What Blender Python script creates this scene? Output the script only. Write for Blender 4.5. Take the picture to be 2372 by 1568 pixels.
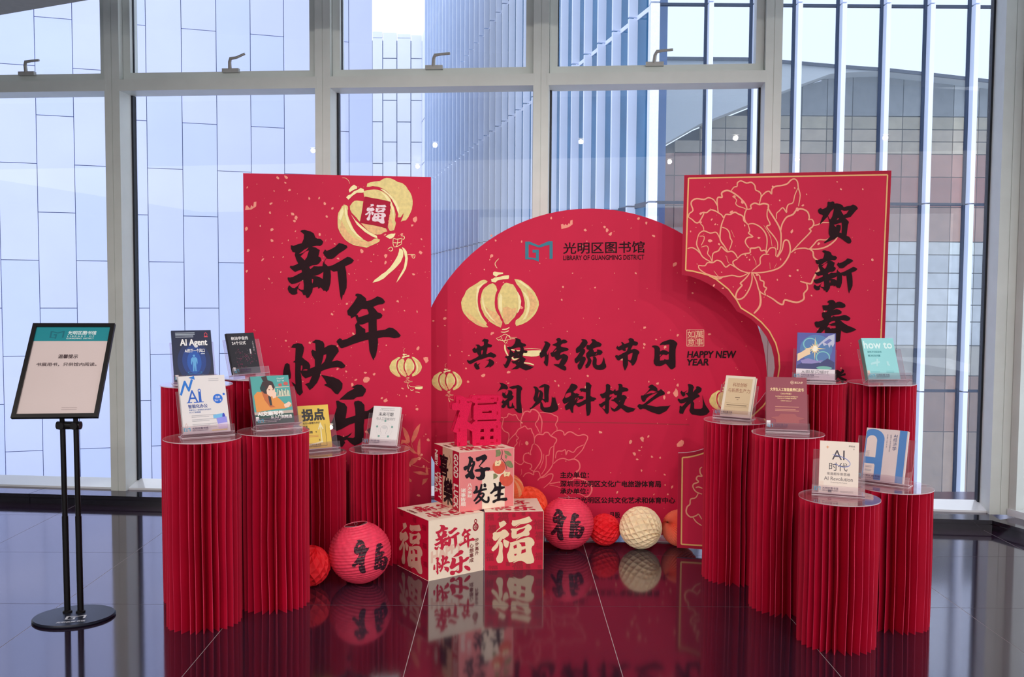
import bpy, math, random
from mathutils import Vector, Matrix
from mathutils.geometry import tessellate_polygon

random.seed(7)
for o in list(bpy.data.objects): bpy.data.objects.remove(o)
SC = bpy.context.scene
COL = SC.collection

# ------------------------------------------------------------ camera
FPX = 2150.0; PITCH = math.atan(116/2150); ROLL = 0.0064; YAW = math.atan(12/2150)
EYE = Vector((0, 0, 1.4))
FW = Vector((math.sin(YAW)*math.cos(PITCH), math.cos(YAW)*math.cos(PITCH), -math.sin(PITCH)))
_r = Vector((math.cos(YAW), -math.sin(YAW), 0)); _u = _r.cross(FW)
RT = _r*math.cos(ROLL) + _u*math.sin(ROLL); UP = _u*math.cos(ROLL) - _r*math.sin(ROLL)
cam = bpy.data.cameras.new('camera'); cam.sensor_width = 36; cam.sensor_fit = 'HORIZONTAL'
cam.lens = FPX*36/2372; cam.clip_start = 0.05; cam.clip_end = 400
camo = bpy.data.objects.new('camera', cam); COL.objects.link(camo)
mw = Matrix((RT, UP, -FW)).transposed().to_4x4(); mw.translation = EYE
camo.matrix_world = mw; SC.camera = camo

# ------------------------------------------------------------ sky, lights, exposure
SC.view_settings.view_transform = 'Standard'; SC.view_settings.look = 'None'
SC.view_settings.exposure = 0.13; SC.view_settings.gamma = 1.0
SC.view_settings.use_curve_mapping = False
SC.cycles.transparent_max_bounces = 32
SC.cycles.max_bounces = 10
wd = bpy.data.worlds.new('overcast_sky'); SC.world = wd; wd.use_nodes = True
bg = wd.node_tree.nodes['Background']; bg.inputs[0].default_value = (0.86, 0.92, 1.0, 1); bg.inputs[1].default_value = 1.66

def area(name, loc, target, size, sizey, power, col=(1, .95, .9)):
    l = bpy.data.lights.new(name, 'AREA'); l.shape = 'RECTANGLE'; l.size = size; l.size_y = sizey
    l.energy = power; l.color = col
    o = bpy.data.objects.new(name, l); COL.objects.link(o); o.location = loc
    o.rotation_euler = (Vector(target)-Vector(loc)).to_track_quat('-Z', 'Y').to_euler()
    return o
def spot(name, loc, target, power, ang=70, rad=.06, col=(1, .93, .86)):
    l = bpy.data.lights.new(name, 'SPOT'); l.energy = power; l.spot_size = math.radians(ang)
    l.spot_blend = .8; l.shadow_soft_size = rad; l.color = col
    o = bpy.data.objects.new(name, l); COL.objects.link(o); o.location = loc
    o.rotation_euler = (Vector(target)-Vector(loc)).to_track_quat('-Z', 'Y').to_euler()
    return o
area('ceiling_fill', (0, -2.9, 2.97), (0, -2.9, 0), 18, 7, 330)  # broad soft fill added under the rear ceiling, not a fitting
area('rear_fill', (0, -8.8, 1.9), (0, 5, 1.6), 16, 3.4, 170, (.95, .97, 1))  # added fill panel before the rear wall, no window stands there
LAMPS = [(-3.1, 1.7), (-1.6, 1.9), (0.0, 1.9), (1.6, 1.9), (3.1, 1.7), (-2.3, .2), (-.7, .2), (.9, .2), (2.4, .2)]
for lx_, ly_ in LAMPS:
    spot('downlight_spot', (lx_, ly_, 2.96), (lx_*.52, 4.9, .9), 60, rad=.022)

# ------------------------------------------------------------ materials
def lin(c):
    return tuple(((v/255)/12.92 if v/255 <= .04045 else ((v/255+.055)/1.055)**2.4) for v in c)
MATS = {}
def M(name, rgb, rough=.55, metal=0.0, spec=.5, noise=.05, nscale=25, bump=0.0, bscale=200, coat=0.0, ior=1.5, sheen=0):
    if name in MATS: return MATS[name]
    m = bpy.data.materials.new(name); m.use_nodes = True; nt = m.node_tree; b = nt.nodes['Principled BSDF']
    c = lin(rgb)
    b.inputs['Roughness'].default_value = rough; b.inputs['Metallic'].default_value = metal
    b.inputs['Specular IOR Level'].default_value = spec; b.inputs['IOR'].default_value = ior
    b.inputs['Coat Weight'].default_value = coat; b.inputs['Coat Roughness'].default_value = .05
    tc = nt.nodes.new('ShaderNodeTexCoord')
    if noise > 0:
        n = nt.nodes.new('ShaderNodeTexNoise'); n.inputs['Scale'].default_value = nscale; n.inputs['Detail'].default_value = 3
        nt.links.new(tc.outputs['Object'], n.inputs['Vector'])
        r = nt.nodes.new('ShaderNodeMapRange'); r.inputs[1].default_value = .3; r.inputs[2].default_value = .7
        r.inputs[3].default_value = 1-noise; r.inputs[4].default_value = 1+noise
        nt.links.new(n.outputs[0], r.inputs[0])
        mx = nt.nodes.new('ShaderNodeVectorMath'); mx.operation = 'SCALE'; mx.inputs[0].default_value = c
        nt.links.new(r.outputs[0], mx.inputs['Scale']); nt.links.new(mx.outputs[0], b.inputs['Base Color'])
    else: b.inputs['Base Color'].default_value = (*c, 1)
    if bump:
        n2 = nt.nodes.new('ShaderNodeTexNoise'); n2.inputs['Scale'].default_value = bscale; n2.inputs['Detail'].default_value = 2
        nt.links.new(tc.outputs['Object'], n2.inputs['Vector'])
        bp = nt.nodes.new('ShaderNodeBump'); bp.inputs['Strength'].default_value = bump; bp.inputs['Distance'].default_value = .002
        nt.links.new(n2.outputs[0], bp.inputs['Height']); nt.links.new(bp.outputs[0], b.inputs['Normal'])
    MATS[name] = m; return m
def MG(name, tint, ior=1.5, rough=.0, mixw=1.0, diffuse=0.0, dcol=(255, 255, 255), gcol=(1, 1, 1)):
    """thin clear sheet: tinted transparency + fresnel gloss (+ a little haze)"""
    if name in MATS: return MATS[name]
    m = bpy.data.materials.new(name); m.use_nodes = True; nt = m.node_tree; nt.nodes.clear()
    out = nt.nodes.new('ShaderNodeOutputMaterial'); tr = nt.nodes.new('ShaderNodeBsdfTransparent'); tr.inputs[0].default_value = (*tint, 1)
    gl = nt.nodes.new('ShaderNodeBsdfGlossy'); gl.inputs['Roughness'].default_value = rough; gl.inputs[0].default_value = (*gcol, 1)
    fr = nt.nodes.new('ShaderNodeFresnel'); fr.inputs[0].default_value = ior
    geo = nt.nodes.new('ShaderNodeNewGeometry'); im = nt.nodes.new('ShaderNodeMapRange')   # same reflectance from both sides of the sheet
    im.inputs[3].default_value = ior; im.inputs[4].default_value = 1/ior
    nt.links.new(geo.outputs['Backfacing'], im.inputs[0]); nt.links.new(im.outputs[0], fr.inputs[0])
    mul = nt.nodes.new('ShaderNodeMath'); mul.operation = 'MULTIPLY'; mul.inputs[1].default_value = mixw
    nt.links.new(fr.outputs[0], mul.inputs[0])
    mx = nt.nodes.new('ShaderNodeMixShader'); nt.links.new(mul.outputs[0], mx.inputs[0])
    nt.links.new(tr.outputs[0], mx.inputs[1]); nt.links.new(gl.outputs[0], mx.inputs[2])
    last = mx
    if diffuse > 0:
        df = nt.nodes.new('ShaderNodeBsdfDiffuse'); df.inputs[0].default_value = (*lin(dcol), 1)
        m2 = nt.nodes.new('ShaderNodeMixShader'); m2.inputs[0].default_value = diffuse
        nt.links.new(mx.outputs[0], m2.inputs[1]); nt.links.new(df.outputs[0], m2.inputs[2]); last = m2
    nt.links.new(last.outputs[0], out.inputs[0]); MATS[name] = m; return m
def ME(name, rgb, st):
    m = bpy.data.materials.new(name); m.use_nodes = True; b = m.node_tree.nodes['Principled BSDF']
    b.inputs['Base Color'].default_value = (*lin(rgb), 1); b.inputs['Emission Color'].default_value = (*lin(rgb), 1)
    b.inputs['Emission Strength'].default_value = st; return m

# ------------------------------------------------------------ object helpers
WM = {}
def wm(o): return WM.get(o.name, Matrix.Identity(4)) if o else Matrix.Identity(4)
def tag(o, label=None, cat=None, group=None, kind=None):
    if label: o['label'] = label
    if cat: o['category'] = cat
    if group: o['group'] = group
    if kind: o['kind'] = kind
    return o
def root(name, loc, label=None, cat=None, group=None, kind=None, rz=0):
    o = bpy.data.objects.new(name, None); COL.objects.link(o); o.empty_display_size = .1
    m = Matrix.Translation(loc) @ Matrix.Rotation(rz, 4, 'Z'); o.matrix_world = m; WM[o.name] = m
    return tag(o, label, cat, group, kind)
def mesh(name, V, F, mats, parent=None, at=None, mi=None, smooth=False):
    """V in world coordinates -> one object (local to its parent, or to AT for a top-level one)"""
    if not isinstance(mats, (list, tuple)): mats = [mats]
    m = Matrix.Translation(at) if (parent is None and at is not None) else wm(parent)
    inv = m.inverted()
    me = bpy.data.meshes.new(name); me.from_pydata([inv @ Vector(v) for v in V], [], F)
    for x in mats: me.materials.append(x)
    if mi:
        for p, i in zip(me.polygons, mi): p.material_index = i
    if smooth:
        for p in me.polygons: p.use_smooth = True
    me.update()
    o = bpy.data.objects.new(name, me); COL.objects.link(o)
    if parent is None: o.matrix_world = m
    else: o.parent = parent
    WM[o.name] = m
    return o
BF = [(0, 3, 2, 1), (4, 5, 6, 7), (0, 1, 5, 4), (1, 2, 6, 5), (2, 3, 7, 6), (3, 0, 4, 7)]
class MB:
    def __init__(s): s.V = []; s.F = []; s.I = []
    def add(s, V, F, mi=0):
        n = len(s.V); s.V += [Vector(v) for v in V]; s.F += [tuple(i+n for i in f) for f in F]; s.I += [mi]*len(F)
    def box(s, x0, x1, y0, y1, z0, z1, T=None, mi=0, edge=None):
        V = [Vector(p) for p in ((x0, y0, z0), (x1, y0, z0), (x1, y1, z0), (x0, y1, z0), (x0, y0, z1), (x1, y0, z1), (x1, y1, z1), (x0, y1, z1))]
        if T is not None: V = [T @ v for v in V]
        n = len(s.V); s.add(V, BF, mi)
        if edge is not None:                       # small faces take the edge material
            d = sorted((abs(x1-x0), abs(y1-y0), abs(z1-z0)))
            ar = [abs(x1-x0)*abs(y1-y0)]*2+[abs(x1-x0)*abs(z1-z0), abs(y1-y0)*abs(z1-z0)]*2
            big = d[1]*d[2]
            for k in range(6):
                if ar[k] < big*.6: s.I[len(s.I)-6+k] = edge
    def tube(s, pts, r, n=10, mi=0, caps=True):
        pts = [Vector(p) for p in pts]; rings = []
        for i, p in enumerate(pts):
            d = (pts[min(i+1, len(pts)-1)]-pts[max(i-1, 0)]).normalized()
            a = d.orthogonal().normalized()
            if i and rings: a = (lasta - d*lasta.dot(d)).normalized()
            lasta = a; b = d.cross(a); rr = r[i] if isinstance(r, (list, tuple)) else r
            rings.append([p+(a*math.cos(2*math.pi*k/n)+b*math.sin(2*math.pi*k/n))*rr for k in range(n)])
        V = [v for g in rings for v in g]; F = []
        for i in range(len(rings)-1):
            for k in range(n): F.append((i*n+k, i*n+(k+1) % n, (i+1)*n+(k+1) % n, (i+1)*n+k))
        if caps: F += [tuple(range(n))[::-1], tuple((len(rings)-1)*n+k for k in range(n))]
        s.add(V, F, mi)
    def lathe(s, prof, n=32, T=None, mi=0, sy=1.0):
        V = []; F = []
        for (r, z) in prof:
            for k in range(n):
                v = Vector((r*math.cos(2*math.pi*k/n), sy*r*math.sin(2*math.pi*k/n), z)); V.append(T @ v if T is not None else v)
        for i in range(len(prof)-1):
            for k in range(n): F.append((i*n+k, i*n+(k+1) % n, (i+1)*n+(k+1) % n, (i+1)*n+k))
        s.add(V, F, mi)
    def prism(s, poly, T, depth, mi=0, side=0, holes=()):
        """poly (x,z) extruded along +y of T by depth"""
        loops = [list(poly)]+[list(h) for h in holes]
        tri = tessellate_polygon([[Vector((x, z, 0)) for x, z in l] for l in loops])
        flat = [p for l in loops for p in l]; n = len(flat)
        V = [T @ Vector((x, 0, z)) for x, z in flat]+[T @ Vector((x, depth, z)) for x, z in flat]
        s.add(V, [tuple(t) for t in tri]+[tuple(i+n for i in reversed(t)) for t in tri], mi)
        S = []; k = 0
        for l in loops:
            for i in range(len(l)): S.append((k+i, k+(i+1) % len(l), k+(i+1) % len(l)+n, k+i+n))
            k += len(l)
        n0 = len(s.V)-2*n; s.F += [tuple(i+n0 for i in f) for f in S]; s.I += [side]*len(S)
    def obj(s, name, mats, parent=None, at=None, smooth=False):
        return mesh(name, s.V, s.F, mats, parent, at, s.I, smooth)

def pray(x, y):
    return FW*FPX + RT*(x-1186) - UP*(y-784)
def onplane(x, y, P, n):
    d = pray(x, y); return EYE + d*((P-EYE).dot(n)/d.dot(n))
def onfloor_px(P):
    d = Vector((P.x, P.y, 0))-EYE; k = FPX/d.dot(FW); return (1186+d.dot(RT)*k, 784-d.dot(UP)*k)
def onfloor(x, y, z=0.0): return onplane(x, y, Vector((0, 0, z)), Vector((0, 0, 1)))
def atdepth(x, y, Y):
    d = pray(x, y); return EYE+d*(Y/d.y)

# ------------------------------------------------------------ flat print (lettering, drawings) as thin ink on real surfaces
def inside(p, poly):
    c = False; x, y = p; n = len(poly)
    for i in range(n):
        x1, y1 = poly[i]; x2, y2 = poly[i-1]
        if (y1 > y) != (y2 > y) and x < (x2-x1)*(y-y1)/(y2-y1)+x1: c = not c
    return c
def fill(loops):
    out = []
    dep = [sum(inside(l[0], q) for q in loops if q is not l) for l in loops]
    for l, d in zip(loops, dep):
        if d % 2: continue
        hs = [q for q, e in zip(loops, dep) if e == d+1 and inside(q[0], l)]
        allp = [l]+hs
        tri = tessellate_polygon([[Vector((x, y, 0)) for x, y in q] for q in allp])
        out.append(([p for q in allp for p in q], [tuple(t) for t in tri]))
    return out
def parse(t): return [[tuple(map(float, p.split(','))) for p in l.split()] for l in t.strip().split('\n')]
def PL(t, ox=0, oy=0, s=1.0):
    return fill([[(ox+x/s, oy+y/s) for x, y in l] for l in parse(t)])
def catmull(P, n=4):
    if len(P) < 3: return P
    R = []
    for i in range(len(P)-1):
        a = P[max(i-1, 0)]; b = P[i]; c = P[i+1]; d = P[min(i+2, len(P)-1)]
        for k in range(n):
            t = k/n
            R.append(tuple(.5*((2*b[j])+(-a[j]+c[j])*t+(2*a[j]-5*b[j]+4*c[j]-d[j])*t*t+(-a[j]+3*b[j]-3*c[j]+d[j])*t**3) for j in (0, 1)))
    R.append(P[-1]); return R
def stroke(P, w, taper=.35, sm=3):
    P = catmull(P, sm) if sm > 1 else P
    n = len(P); V = []
    for i, p in enumerate(P):
        a = P[max(i-1, 0)]; b = P[min(i+1, n-1)]; dx, dy = b[0]-a[0], b[1]-a[1]; L = math.hypot(dx, dy) or 1
        t = i/(n-1); ww = w/2*(taper+(1-taper)*math.sin(math.pi*t)**.6)
        V += [(p[0]-dy/L*ww, p[1]+dx/L*ww), (p[0]+dy/L*ww, p[1]-dx/L*ww)]
    return [(V, [(2*i, 2*i+1, 2*i+3, 2*i+2) for i in range(n-1)])]
def strokes(t, ox, oy, s, taper=.4, wk=1.0):
    R = []
    for l in t.strip().split('\n'):
        w, pts = l.split(':'); P = [tuple(map(float, q.split(','))) for q in pts.split()]
        R += stroke([(ox+x/s, oy+y/s) for x, y in P], float(w)*wk/s, taper)
    return R
def disc(x, y, rx, ry=None, n=20, a0=0):
    ry = ry or rx
    return [([(x+rx*math.cos(2*math.pi*k/n+a0), y+ry*math.sin(2*math.pi*k/n+a0)) for k in range(n)], [tuple(range(n))])]
def zig(P, w, ry=1.0):
    R = []
    for a, b in zip(P[:-1], P[1:]): R += stroke([a, b], w, 1.0, 1)
    for p in P[1:-1]: R += disc(p[0], p[1], w/2, w/2*ry, 14)
    return R
def ringp(x, y, r, w, n=36, ry=None):
    q = (ry or r)/r
    V = [(x+rr*math.cos(2*math.pi*k/n), y+q*rr*math.sin(2*math.pi*k/n)) for rr in (r-w/2, r+w/2) for k in range(n)]
    return [(V, [(k, (k+1) % n, n+(k+1) % n, n+k) for k in range(n)])]
def rect(x0, y0, x1, y1): return [([(x0, y0), (x1, y0), (x1, y1), (x0, y1)], [(0, 1, 2, 3)])]
def quad(*p): return [(list(p), [tuple(range(len(p)))])]
_TX = {}
def text(body, bold=0.0, box=None, shear=0.0, quadm=None):
    k = (body, shear)
    if k not in _TX:
        c = bpy.data.curves.new('t', 'FONT'); c.body = body; c.shear = shear; c.resolution_u = 3
        o = bpy.data.objects.new('t', c); COL.objects.link(o)
        dg = bpy.context.evaluated_depsgraph_get(); dg.update()
        me = o.evaluated_get(dg).to_mesh()
        V = [(v.co.x, v.co.y) for v in me.vertices]; F = [tuple(p.vertices) for p in me.polygons]
        o.evaluated_get(dg).to_mesh_clear(); bpy.data.objects.remove(o); bpy.data.curves.remove(c)
        if V:
            x0 = min(v[0] for v in V); x1 = max(v[0] for v in V); y0 = min(v[1] for v in V); y1 = max(v[1] for v in V)
            V = [((x-x0)/(x1-x0 or 1), (y1-y)/(y1-y0 or 1)) for x, y in V]; k_ = (x1-x0, y1-y0)
        else: k_ = (1, 1)
        _TX[k] = (V, F, k_)
    V, F, k_ = _TX[k]
    offs = [(0, 0)]
    if bold > 0:                                   # heavier weight: the same flat glyph printed again a hair to each side
        a_, b_2 = min(bold/k_[0], .1), bold/k_[1]; offs += [(a_, b_2), (-a_, b_2), (a_, -b_2), (-a_, -b_2)]
    if quadm:
        a, b, c_, d = quadm
        f = lambda u, v: tuple((a[j]*(1-u)+b[j]*u)*(1-v)+(d[j]*(1-u)+c_[j]*u)*v for j in (0, 1))
        return [([f(u+p, v+q) for u, v in V], F) for p, q in offs]
    x0, y0, x1, y1 = box
    return [([(x0+(u+p)*(x1-x0), y0+(v+q)*(y1-y0)) for u, v in V], F) for p, q in offs]
def vtext(body, x, y0, y1, w, bold=0.0):
    R = []; n = len(body); h = (y1-y0)/n
    for i, ch in enumerate(body): R += text(ch, bold, (x-w/2, y0+h*i+h*.06, x+w/2, y0+h*(i+1)-h*.06))
    return R
def ink(name, shapes, mapf, mat, parent, lift=.0008, step=2e-5, label=None):
    V = []; F = []
    for i, (v, f) in enumerate(shapes):
        n = len(V); L = lift+(i % 16)*step
        V += [mapf(x, y, L) for x, y in v]; F += [tuple(a+n for a in q) for q in f]
    o = mesh(name, V, F, mat, parent)
    if label: o['label'] = label
    if len(shapes) > 1 and name in ('lettering', 'pattern', 'peony_drawing', 'bars', 'shelf_drawing', 'rule'): o['kind'] = 'stuff'
    return o
def xform(shapes, f): return [([f(x, y) for x, y in v], q) for v, q in shapes]
def bbox(sh):
    X = [p[0] for v, _ in sh for p in v]; Y = [p[1] for v, _ in sh for p in v]; return min(X), min(Y), max(X), max(Y)
def tobox(sh, box):
    x0, y0, x1, y1 = bbox(sh); a, b, c, d = box
    return xform(sh, lambda x, y: (a+(x-x0)/(x1-x0)*(c-a), b+(y-y0)/(y1-y0)*(d-b)))

# glyph: (ox, oy, scale, loops) loops are outlines and holes (even-odd), in zoom pixels
GL = {
'共':(1075,775,17.42,"""715,275 760,205 820,155 890,175 945,185 990,225 985,275 955,320 955,355 1030,385 1100,400 1135,440 1110,485 1075,515 1020,510 945,515 930,620 905,710 895,780 940,780 1020,735 1075,700 1135,735 1180,760 1240,775 1290,830 1290,885 1240,905 1195,940 1140,915 1060,895 960,900 850,940 720,990 620,1010 480,1070 340,1150 280,1180 225,1180 170,1145 130,1090 115,1035 165,1015 180,1050 240,1045 340,1000 450,950 530,905 585,860 570,810 520,740 515,710 455,740 390,725 350,655 330,605 360,570 435,510 455,560 500,560 530,510 520,460 455,410 520,400 600,400 660,465 710,470 790,430 805,400 800,290 780,270
695,640 765,600 760,680 735,780 705,815 690,740
425,1155 470,1140 520,1115 505,1165 535,1210 580,1185 660,1135 620,1190 575,1245 610,1290 630,1370 590,1395 535,1415 480,1390 430,1320 400,1250
870,1025 985,1010 1035,980 1090,1000 1160,1040 1215,1100 1220,1150 1190,1210 1130,1260 1070,1300 1015,1350 1045,1280 960,1300 820,1340 880,1285 960,1190 1000,1110 1000,1045"""),
'度':(1160,775,17.42,"""570,150 620,145 690,155 760,180 800,220 815,300 880,345 980,370 1020,410 1015,460 960,480 900,480 930,560 935,620 1050,645 1080,680 1060,730 1010,745 920,735 895,800 875,850 890,900 960,940 1010,980 985,1040 940,1110 925,1170 1000,1195 1130,1240 1250,1285 1335,1290 1270,1340 1200,1385 1100,1420 1010,1445 930,1410 850,1370 755,1330 700,1370 620,1390 560,1380 480,1400 390,1385 470,1380 560,1310 640,1245 600,1190 560,1160 500,1165 455,1110 425,1060 500,1070 580,1060 680,1015 790,930 690,950 620,955 555,975 520,920 520,880 570,850 490,870 430,930 420,1010 370,1130 310,1260 240,1350 200,1335 170,1345 140,1270 95,1170 160,1215 200,1150 260,1010 250,960 200,930 165,900 210,865 280,865 330,850 345,760 365,640 370,610 310,605 270,550 250,500 330,490 410,490 490,445 560,350 590,260 600,190
400,600 490,570 620,530 730,505 795,525 790,620 765,665 680,685 640,640 590,600 560,640 560,700 520,745 490,690 430,660
720,770 735,770 715,830 690,830
690,1100 750,1045 765,1050 730,1105"""),
'传':(1240,775,17.42,"""340,295 400,270 460,275 540,315 610,385 590,460 540,560 480,670 455,720 485,820 515,810 575,650 535,830 535,960 520,1120 490,1275 450,1265 400,1210 340,1130 345,1090 380,1040 385,860 320,900 270,920 235,955 200,900 170,830 175,740 240,680 290,590 350,470 400,370 400,320
835,215 870,155 930,135 990,140 1040,180 1055,240 1105,205 1155,195 1230,215 1305,285 1250,330 1180,355 1120,350 1060,380 1025,430 1040,480 1110,505 1200,520 1290,535 1355,590 1290,650 1200,665 1110,690 1040,720 1005,770 1010,830 1070,800 1140,765 1220,800 1290,840 1330,890 1310,990 1270,1080 1210,1180 1150,1245 1210,1270 1250,1330 1250,1420 1195,1450 1110,1425 1010,1370 900,1300 820,1265 730,1200 850,1185 955,1190 1010,1080 1075,950 1000,980 905,1045 840,1010 790,930 765,880 700,905 650,870 610,760 630,720 690,710 760,620 860,500 820,460 700,430 700,395 780,365 880,310 885,250
730,715 800,630 855,580 855,650 790,690"""),
'统':(1325,775,17.42,"""370,215 395,180 460,175 530,190 590,225 635,310 620,370 560,460 500,530 455,550 510,590 535,640 520,720 470,800 420,880 480,890 530,910 550,940 555,1010 510,1110 450,1240 380,1370 320,1415 270,1400 235,1330 225,1220 290,1150 320,1050 240,1120 180,1160 125,1120 105,1050 110,980 190,900 260,800 335,680 260,720 200,750 165,720 155,620 165,560 230,490 290,450 370,330 430,245
765,225 800,180 850,175 910,195 970,240 1015,285 1070,295 1140,330 1195,380 1180,440 1140,485 1080,485 970,515 870,550 835,585 870,630 895,700 960,690 1010,680 1015,630 1005,600 1080,605 1150,620 1205,650 1240,710 1210,760 1130,830 1095,810 1010,830 960,855 880,870 780,880 710,925 760,970 790,1050 770,1140 720,1240 650,1330 580,1355 545,1345 550,1300 535,1250 555,1205 600,1160 635,1050 630,980 590,910 570,850 580,750 650,680 700,615 640,605 590,570 575,480 600,420 650,410 690,430 770,360 820,290 815,245
850,865 910,840 960,800 990,735 1008,735 1000,785 960,820
835,890 930,880 980,940 1000,1010 985,1190 1010,1225 1080,1230 1150,1200 1200,1150 1240,1050 1265,950 1280,900 1310,990 1340,1150 1370,1200 1385,1300 1340,1360 1250,1410 1130,1425 1010,1410 930,1370 860,1300 825,1180 835,1060 860,960"""),
'节':(1415,775,17.42,"""700,185 740,155 790,140 850,150 900,170 935,215 935,255 1000,275 1070,295 1100,340 1085,395 1050,435 1000,445 940,430 885,430 850,500 795,605 850,600 910,585 955,575 1040,600 1110,640 1155,700 1140,760 1095,810 1080,880 1055,990 1010,1110 950,1200 890,1250 835,1225 830,1200 845,1185 770,1110 690,1045 690,1200 640,1330 600,1410 565,1455 530,1370 490,1240 485,1100 485,955 440,970 370,1020 300,1045 250,1010 210,940 170,880 190,835 260,825 290,850 380,810 480,750 590,700 650,650 700,510 640,520 590,560 605,620 590,665 520,660 470,610 430,605 350,640 280,610 220,545 225,510 270,440 290,490 350,470 440,420 455,390 440,350 410,300 480,305 530,360 560,380 640,350 740,310 740,250
680,825 760,770 880,725 870,830 840,950 800,1040 740,1035 690,1000"""),
'日':(1495,775,17.42,"""260,495 290,445 380,435 480,445 540,480 590,560 590,680 640,650 700,620 780,625 850,650 930,695 955,680 970,390 870,395 780,415 700,400 570,425 610,360 680,305 780,260 900,225 1000,195 1110,210 1200,250 1280,330 1290,390 1250,480 1220,600 1215,850 1220,1100 1215,1300 1150,1360 1070,1400 1010,1380 930,1290 870,1210 825,1165 740,1210 660,1250 580,1275 500,1260 430,1265 390,1220 345,1170 335,1050 360,960 370,800 370,580 340,520
575,810 655,785 600,870 575,890
590,915 650,850 720,795 850,830 900,790 945,765 945,1000 870,1010 820,1000 770,985 740,1030 585,1050"""),
'阅':(1145,880,17.42,"""205,105 265,125 330,125 410,155 500,205 550,290 545,350 500,385 430,365 360,360 280,380 200,420 120,485 165,420 220,340 270,240 265,190
595,290 680,260 760,235 860,225 960,205 1060,240 1120,310 1130,370 1085,430 1070,600 1070,850 1100,1050 1120,1330 1020,1335 940,1305 880,1260 840,1200 790,1130 720,1135 600,1155 540,1120 510,1010 490,1000 440,1090 370,1140 300,1110 290,1060 310,1010 370,965 330,950 290,890 340,830 350,770 390,840 450,830 550,730 440,740 370,710 320,630 315,570 340,490 400,540 425,510 485,460 430,540 475,630 540,560 575,460 530,430 600,415 680,425 730,480 735,560 710,600 785,660 740,760 680,820 610,840 600,900 610,1070 690,1075 715,950 730,900 770,1020 820,1080 800,1120 850,1160 905,1160 890,1000 890,620 900,330 820,345 740,365 680,345"""),
'见':(1215,880,17.42,"""345,290 380,260 450,265 520,300 565,370 575,415 650,415 710,460 750,540 745,640 725,740 760,770 800,760 790,500 790,275 710,300 570,305 640,240 730,190 815,155 900,180 990,225 1015,270 985,420 970,600 975,780 970,870 945,905 890,885 845,915 800,870 740,800 720,790 665,860 720,930 750,1050 800,1110 920,1105 1020,1075 1070,1020 1095,850 1105,640 1125,720 1140,690 1165,720 1190,690 1225,740 1225,640 1270,830 1320,980 1370,1130 1330,1215 1240,1270 1100,1315 950,1315 800,1290 700,1230 640,1150 635,1020 640,900 560,970 450,1050 350,1130 240,1180 205,1130 270,1115 350,1020 450,880 400,855 370,790 355,730 400,620 425,480 415,370 390,315
575,465 615,490 595,590 560,690 535,720 550,600 570,520"""),
'科':(1295,880,17.42,"""490,150 540,145 640,170 720,220 755,280 720,340 650,410 580,465 590,510 660,545 720,530 770,560 825,585 770,640 830,650 920,650 1015,690 970,720 960,765 850,770 790,790 700,910 780,920 880,890 1000,820 1080,785 1085,490 1020,480 930,455 860,505 890,440 820,410 860,345 950,335 1080,345 1085,90 1210,105 1250,155 1315,225 1275,380 1265,640 1340,690 1460,715 1510,770 1430,810 1425,850 1290,860 1275,900 1285,1080 1280,1290 1215,1430 1120,1445 1110,1350 1085,1150 1080,960 980,1010 870,1060 790,1090 720,1040 665,980 590,1050 570,1200 575,1320 510,1325 460,1230 435,1155 350,1200 270,1220 250,1150 230,1080 250,1030 320,960 400,880 320,920 215,965 160,900 135,810 160,760 205,710 225,660 260,550 330,410 400,330 450,230
235,655 260,730 380,690 480,620 490,540 470,500 400,510 300,540
620,865 660,740 740,690 690,760
715,855 750,735 760,690 815,740"""),
'技':(1383,880,17.42,"""355,205 400,150 470,165 530,220 540,280 520,390 570,415 640,455 690,410 735,350 755,450 860,410 880,260 870,210 835,180 890,150 970,155 1020,200 1035,290 1110,300 1210,320 1275,400 1220,455 1110,460 1015,500 995,620 1060,600 1140,620 1200,690 1195,740 1150,780 1120,870 1070,990 1160,1045 1280,1090 1400,1120 1520,1150 1568,1155 1530,1180 1470,1260 1370,1280 1270,1315 1180,1300 1080,1220 960,1130 900,1190 810,1240 700,1280 620,1240 575,1180 560,1120 525,1055 600,1130 700,1180 770,1110 850,1015 780,930 690,860 560,820 600,795 665,780 700,730 750,710 795,700 805,600 730,615 690,570 660,530 600,570 510,590 495,700 560,680 625,645 560,720 490,830 485,1010 480,1200 465,1330 410,1375 350,1340 290,1240 190,1110 140,1090 70,1000 95,960 140,965 230,900 320,850 345,720 290,725 230,750 180,700 120,600 150,550 210,550 290,520 350,460 365,330
195,1105 325,995 325,1170 290,1180
875,860 930,820 940,830 900,885"""),
'之':(1470,880,17.42,"""550,280 600,225 650,200 710,180 770,225 860,275 920,345 930,450 1000,420 1055,365 1110,400 1190,470 1220,530 1210,580 1120,615 1010,655 900,720 760,810 620,910 500,1000 600,1025 720,1050 880,1080 1050,1060 1250,1055 1350,1050 1465,1020 1410,1060 1350,1160 1280,1250 1180,1300 1080,1355 990,1385 880,1360 700,1300 560,1240 440,1175 330,1150 250,1195 180,1160 110,1050 150,995 200,970 270,990 350,985 470,890 630,760 790,640 945,500 830,530 700,590 600,640 500,720 460,770 460,800 400,885 330,875 280,790 255,690 260,625 360,620 480,510 570,410 630,330 580,320
410,605 500,570 600,545 690,525 740,540 920,470 850,460 730,420 650,430 570,470"""),
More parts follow.
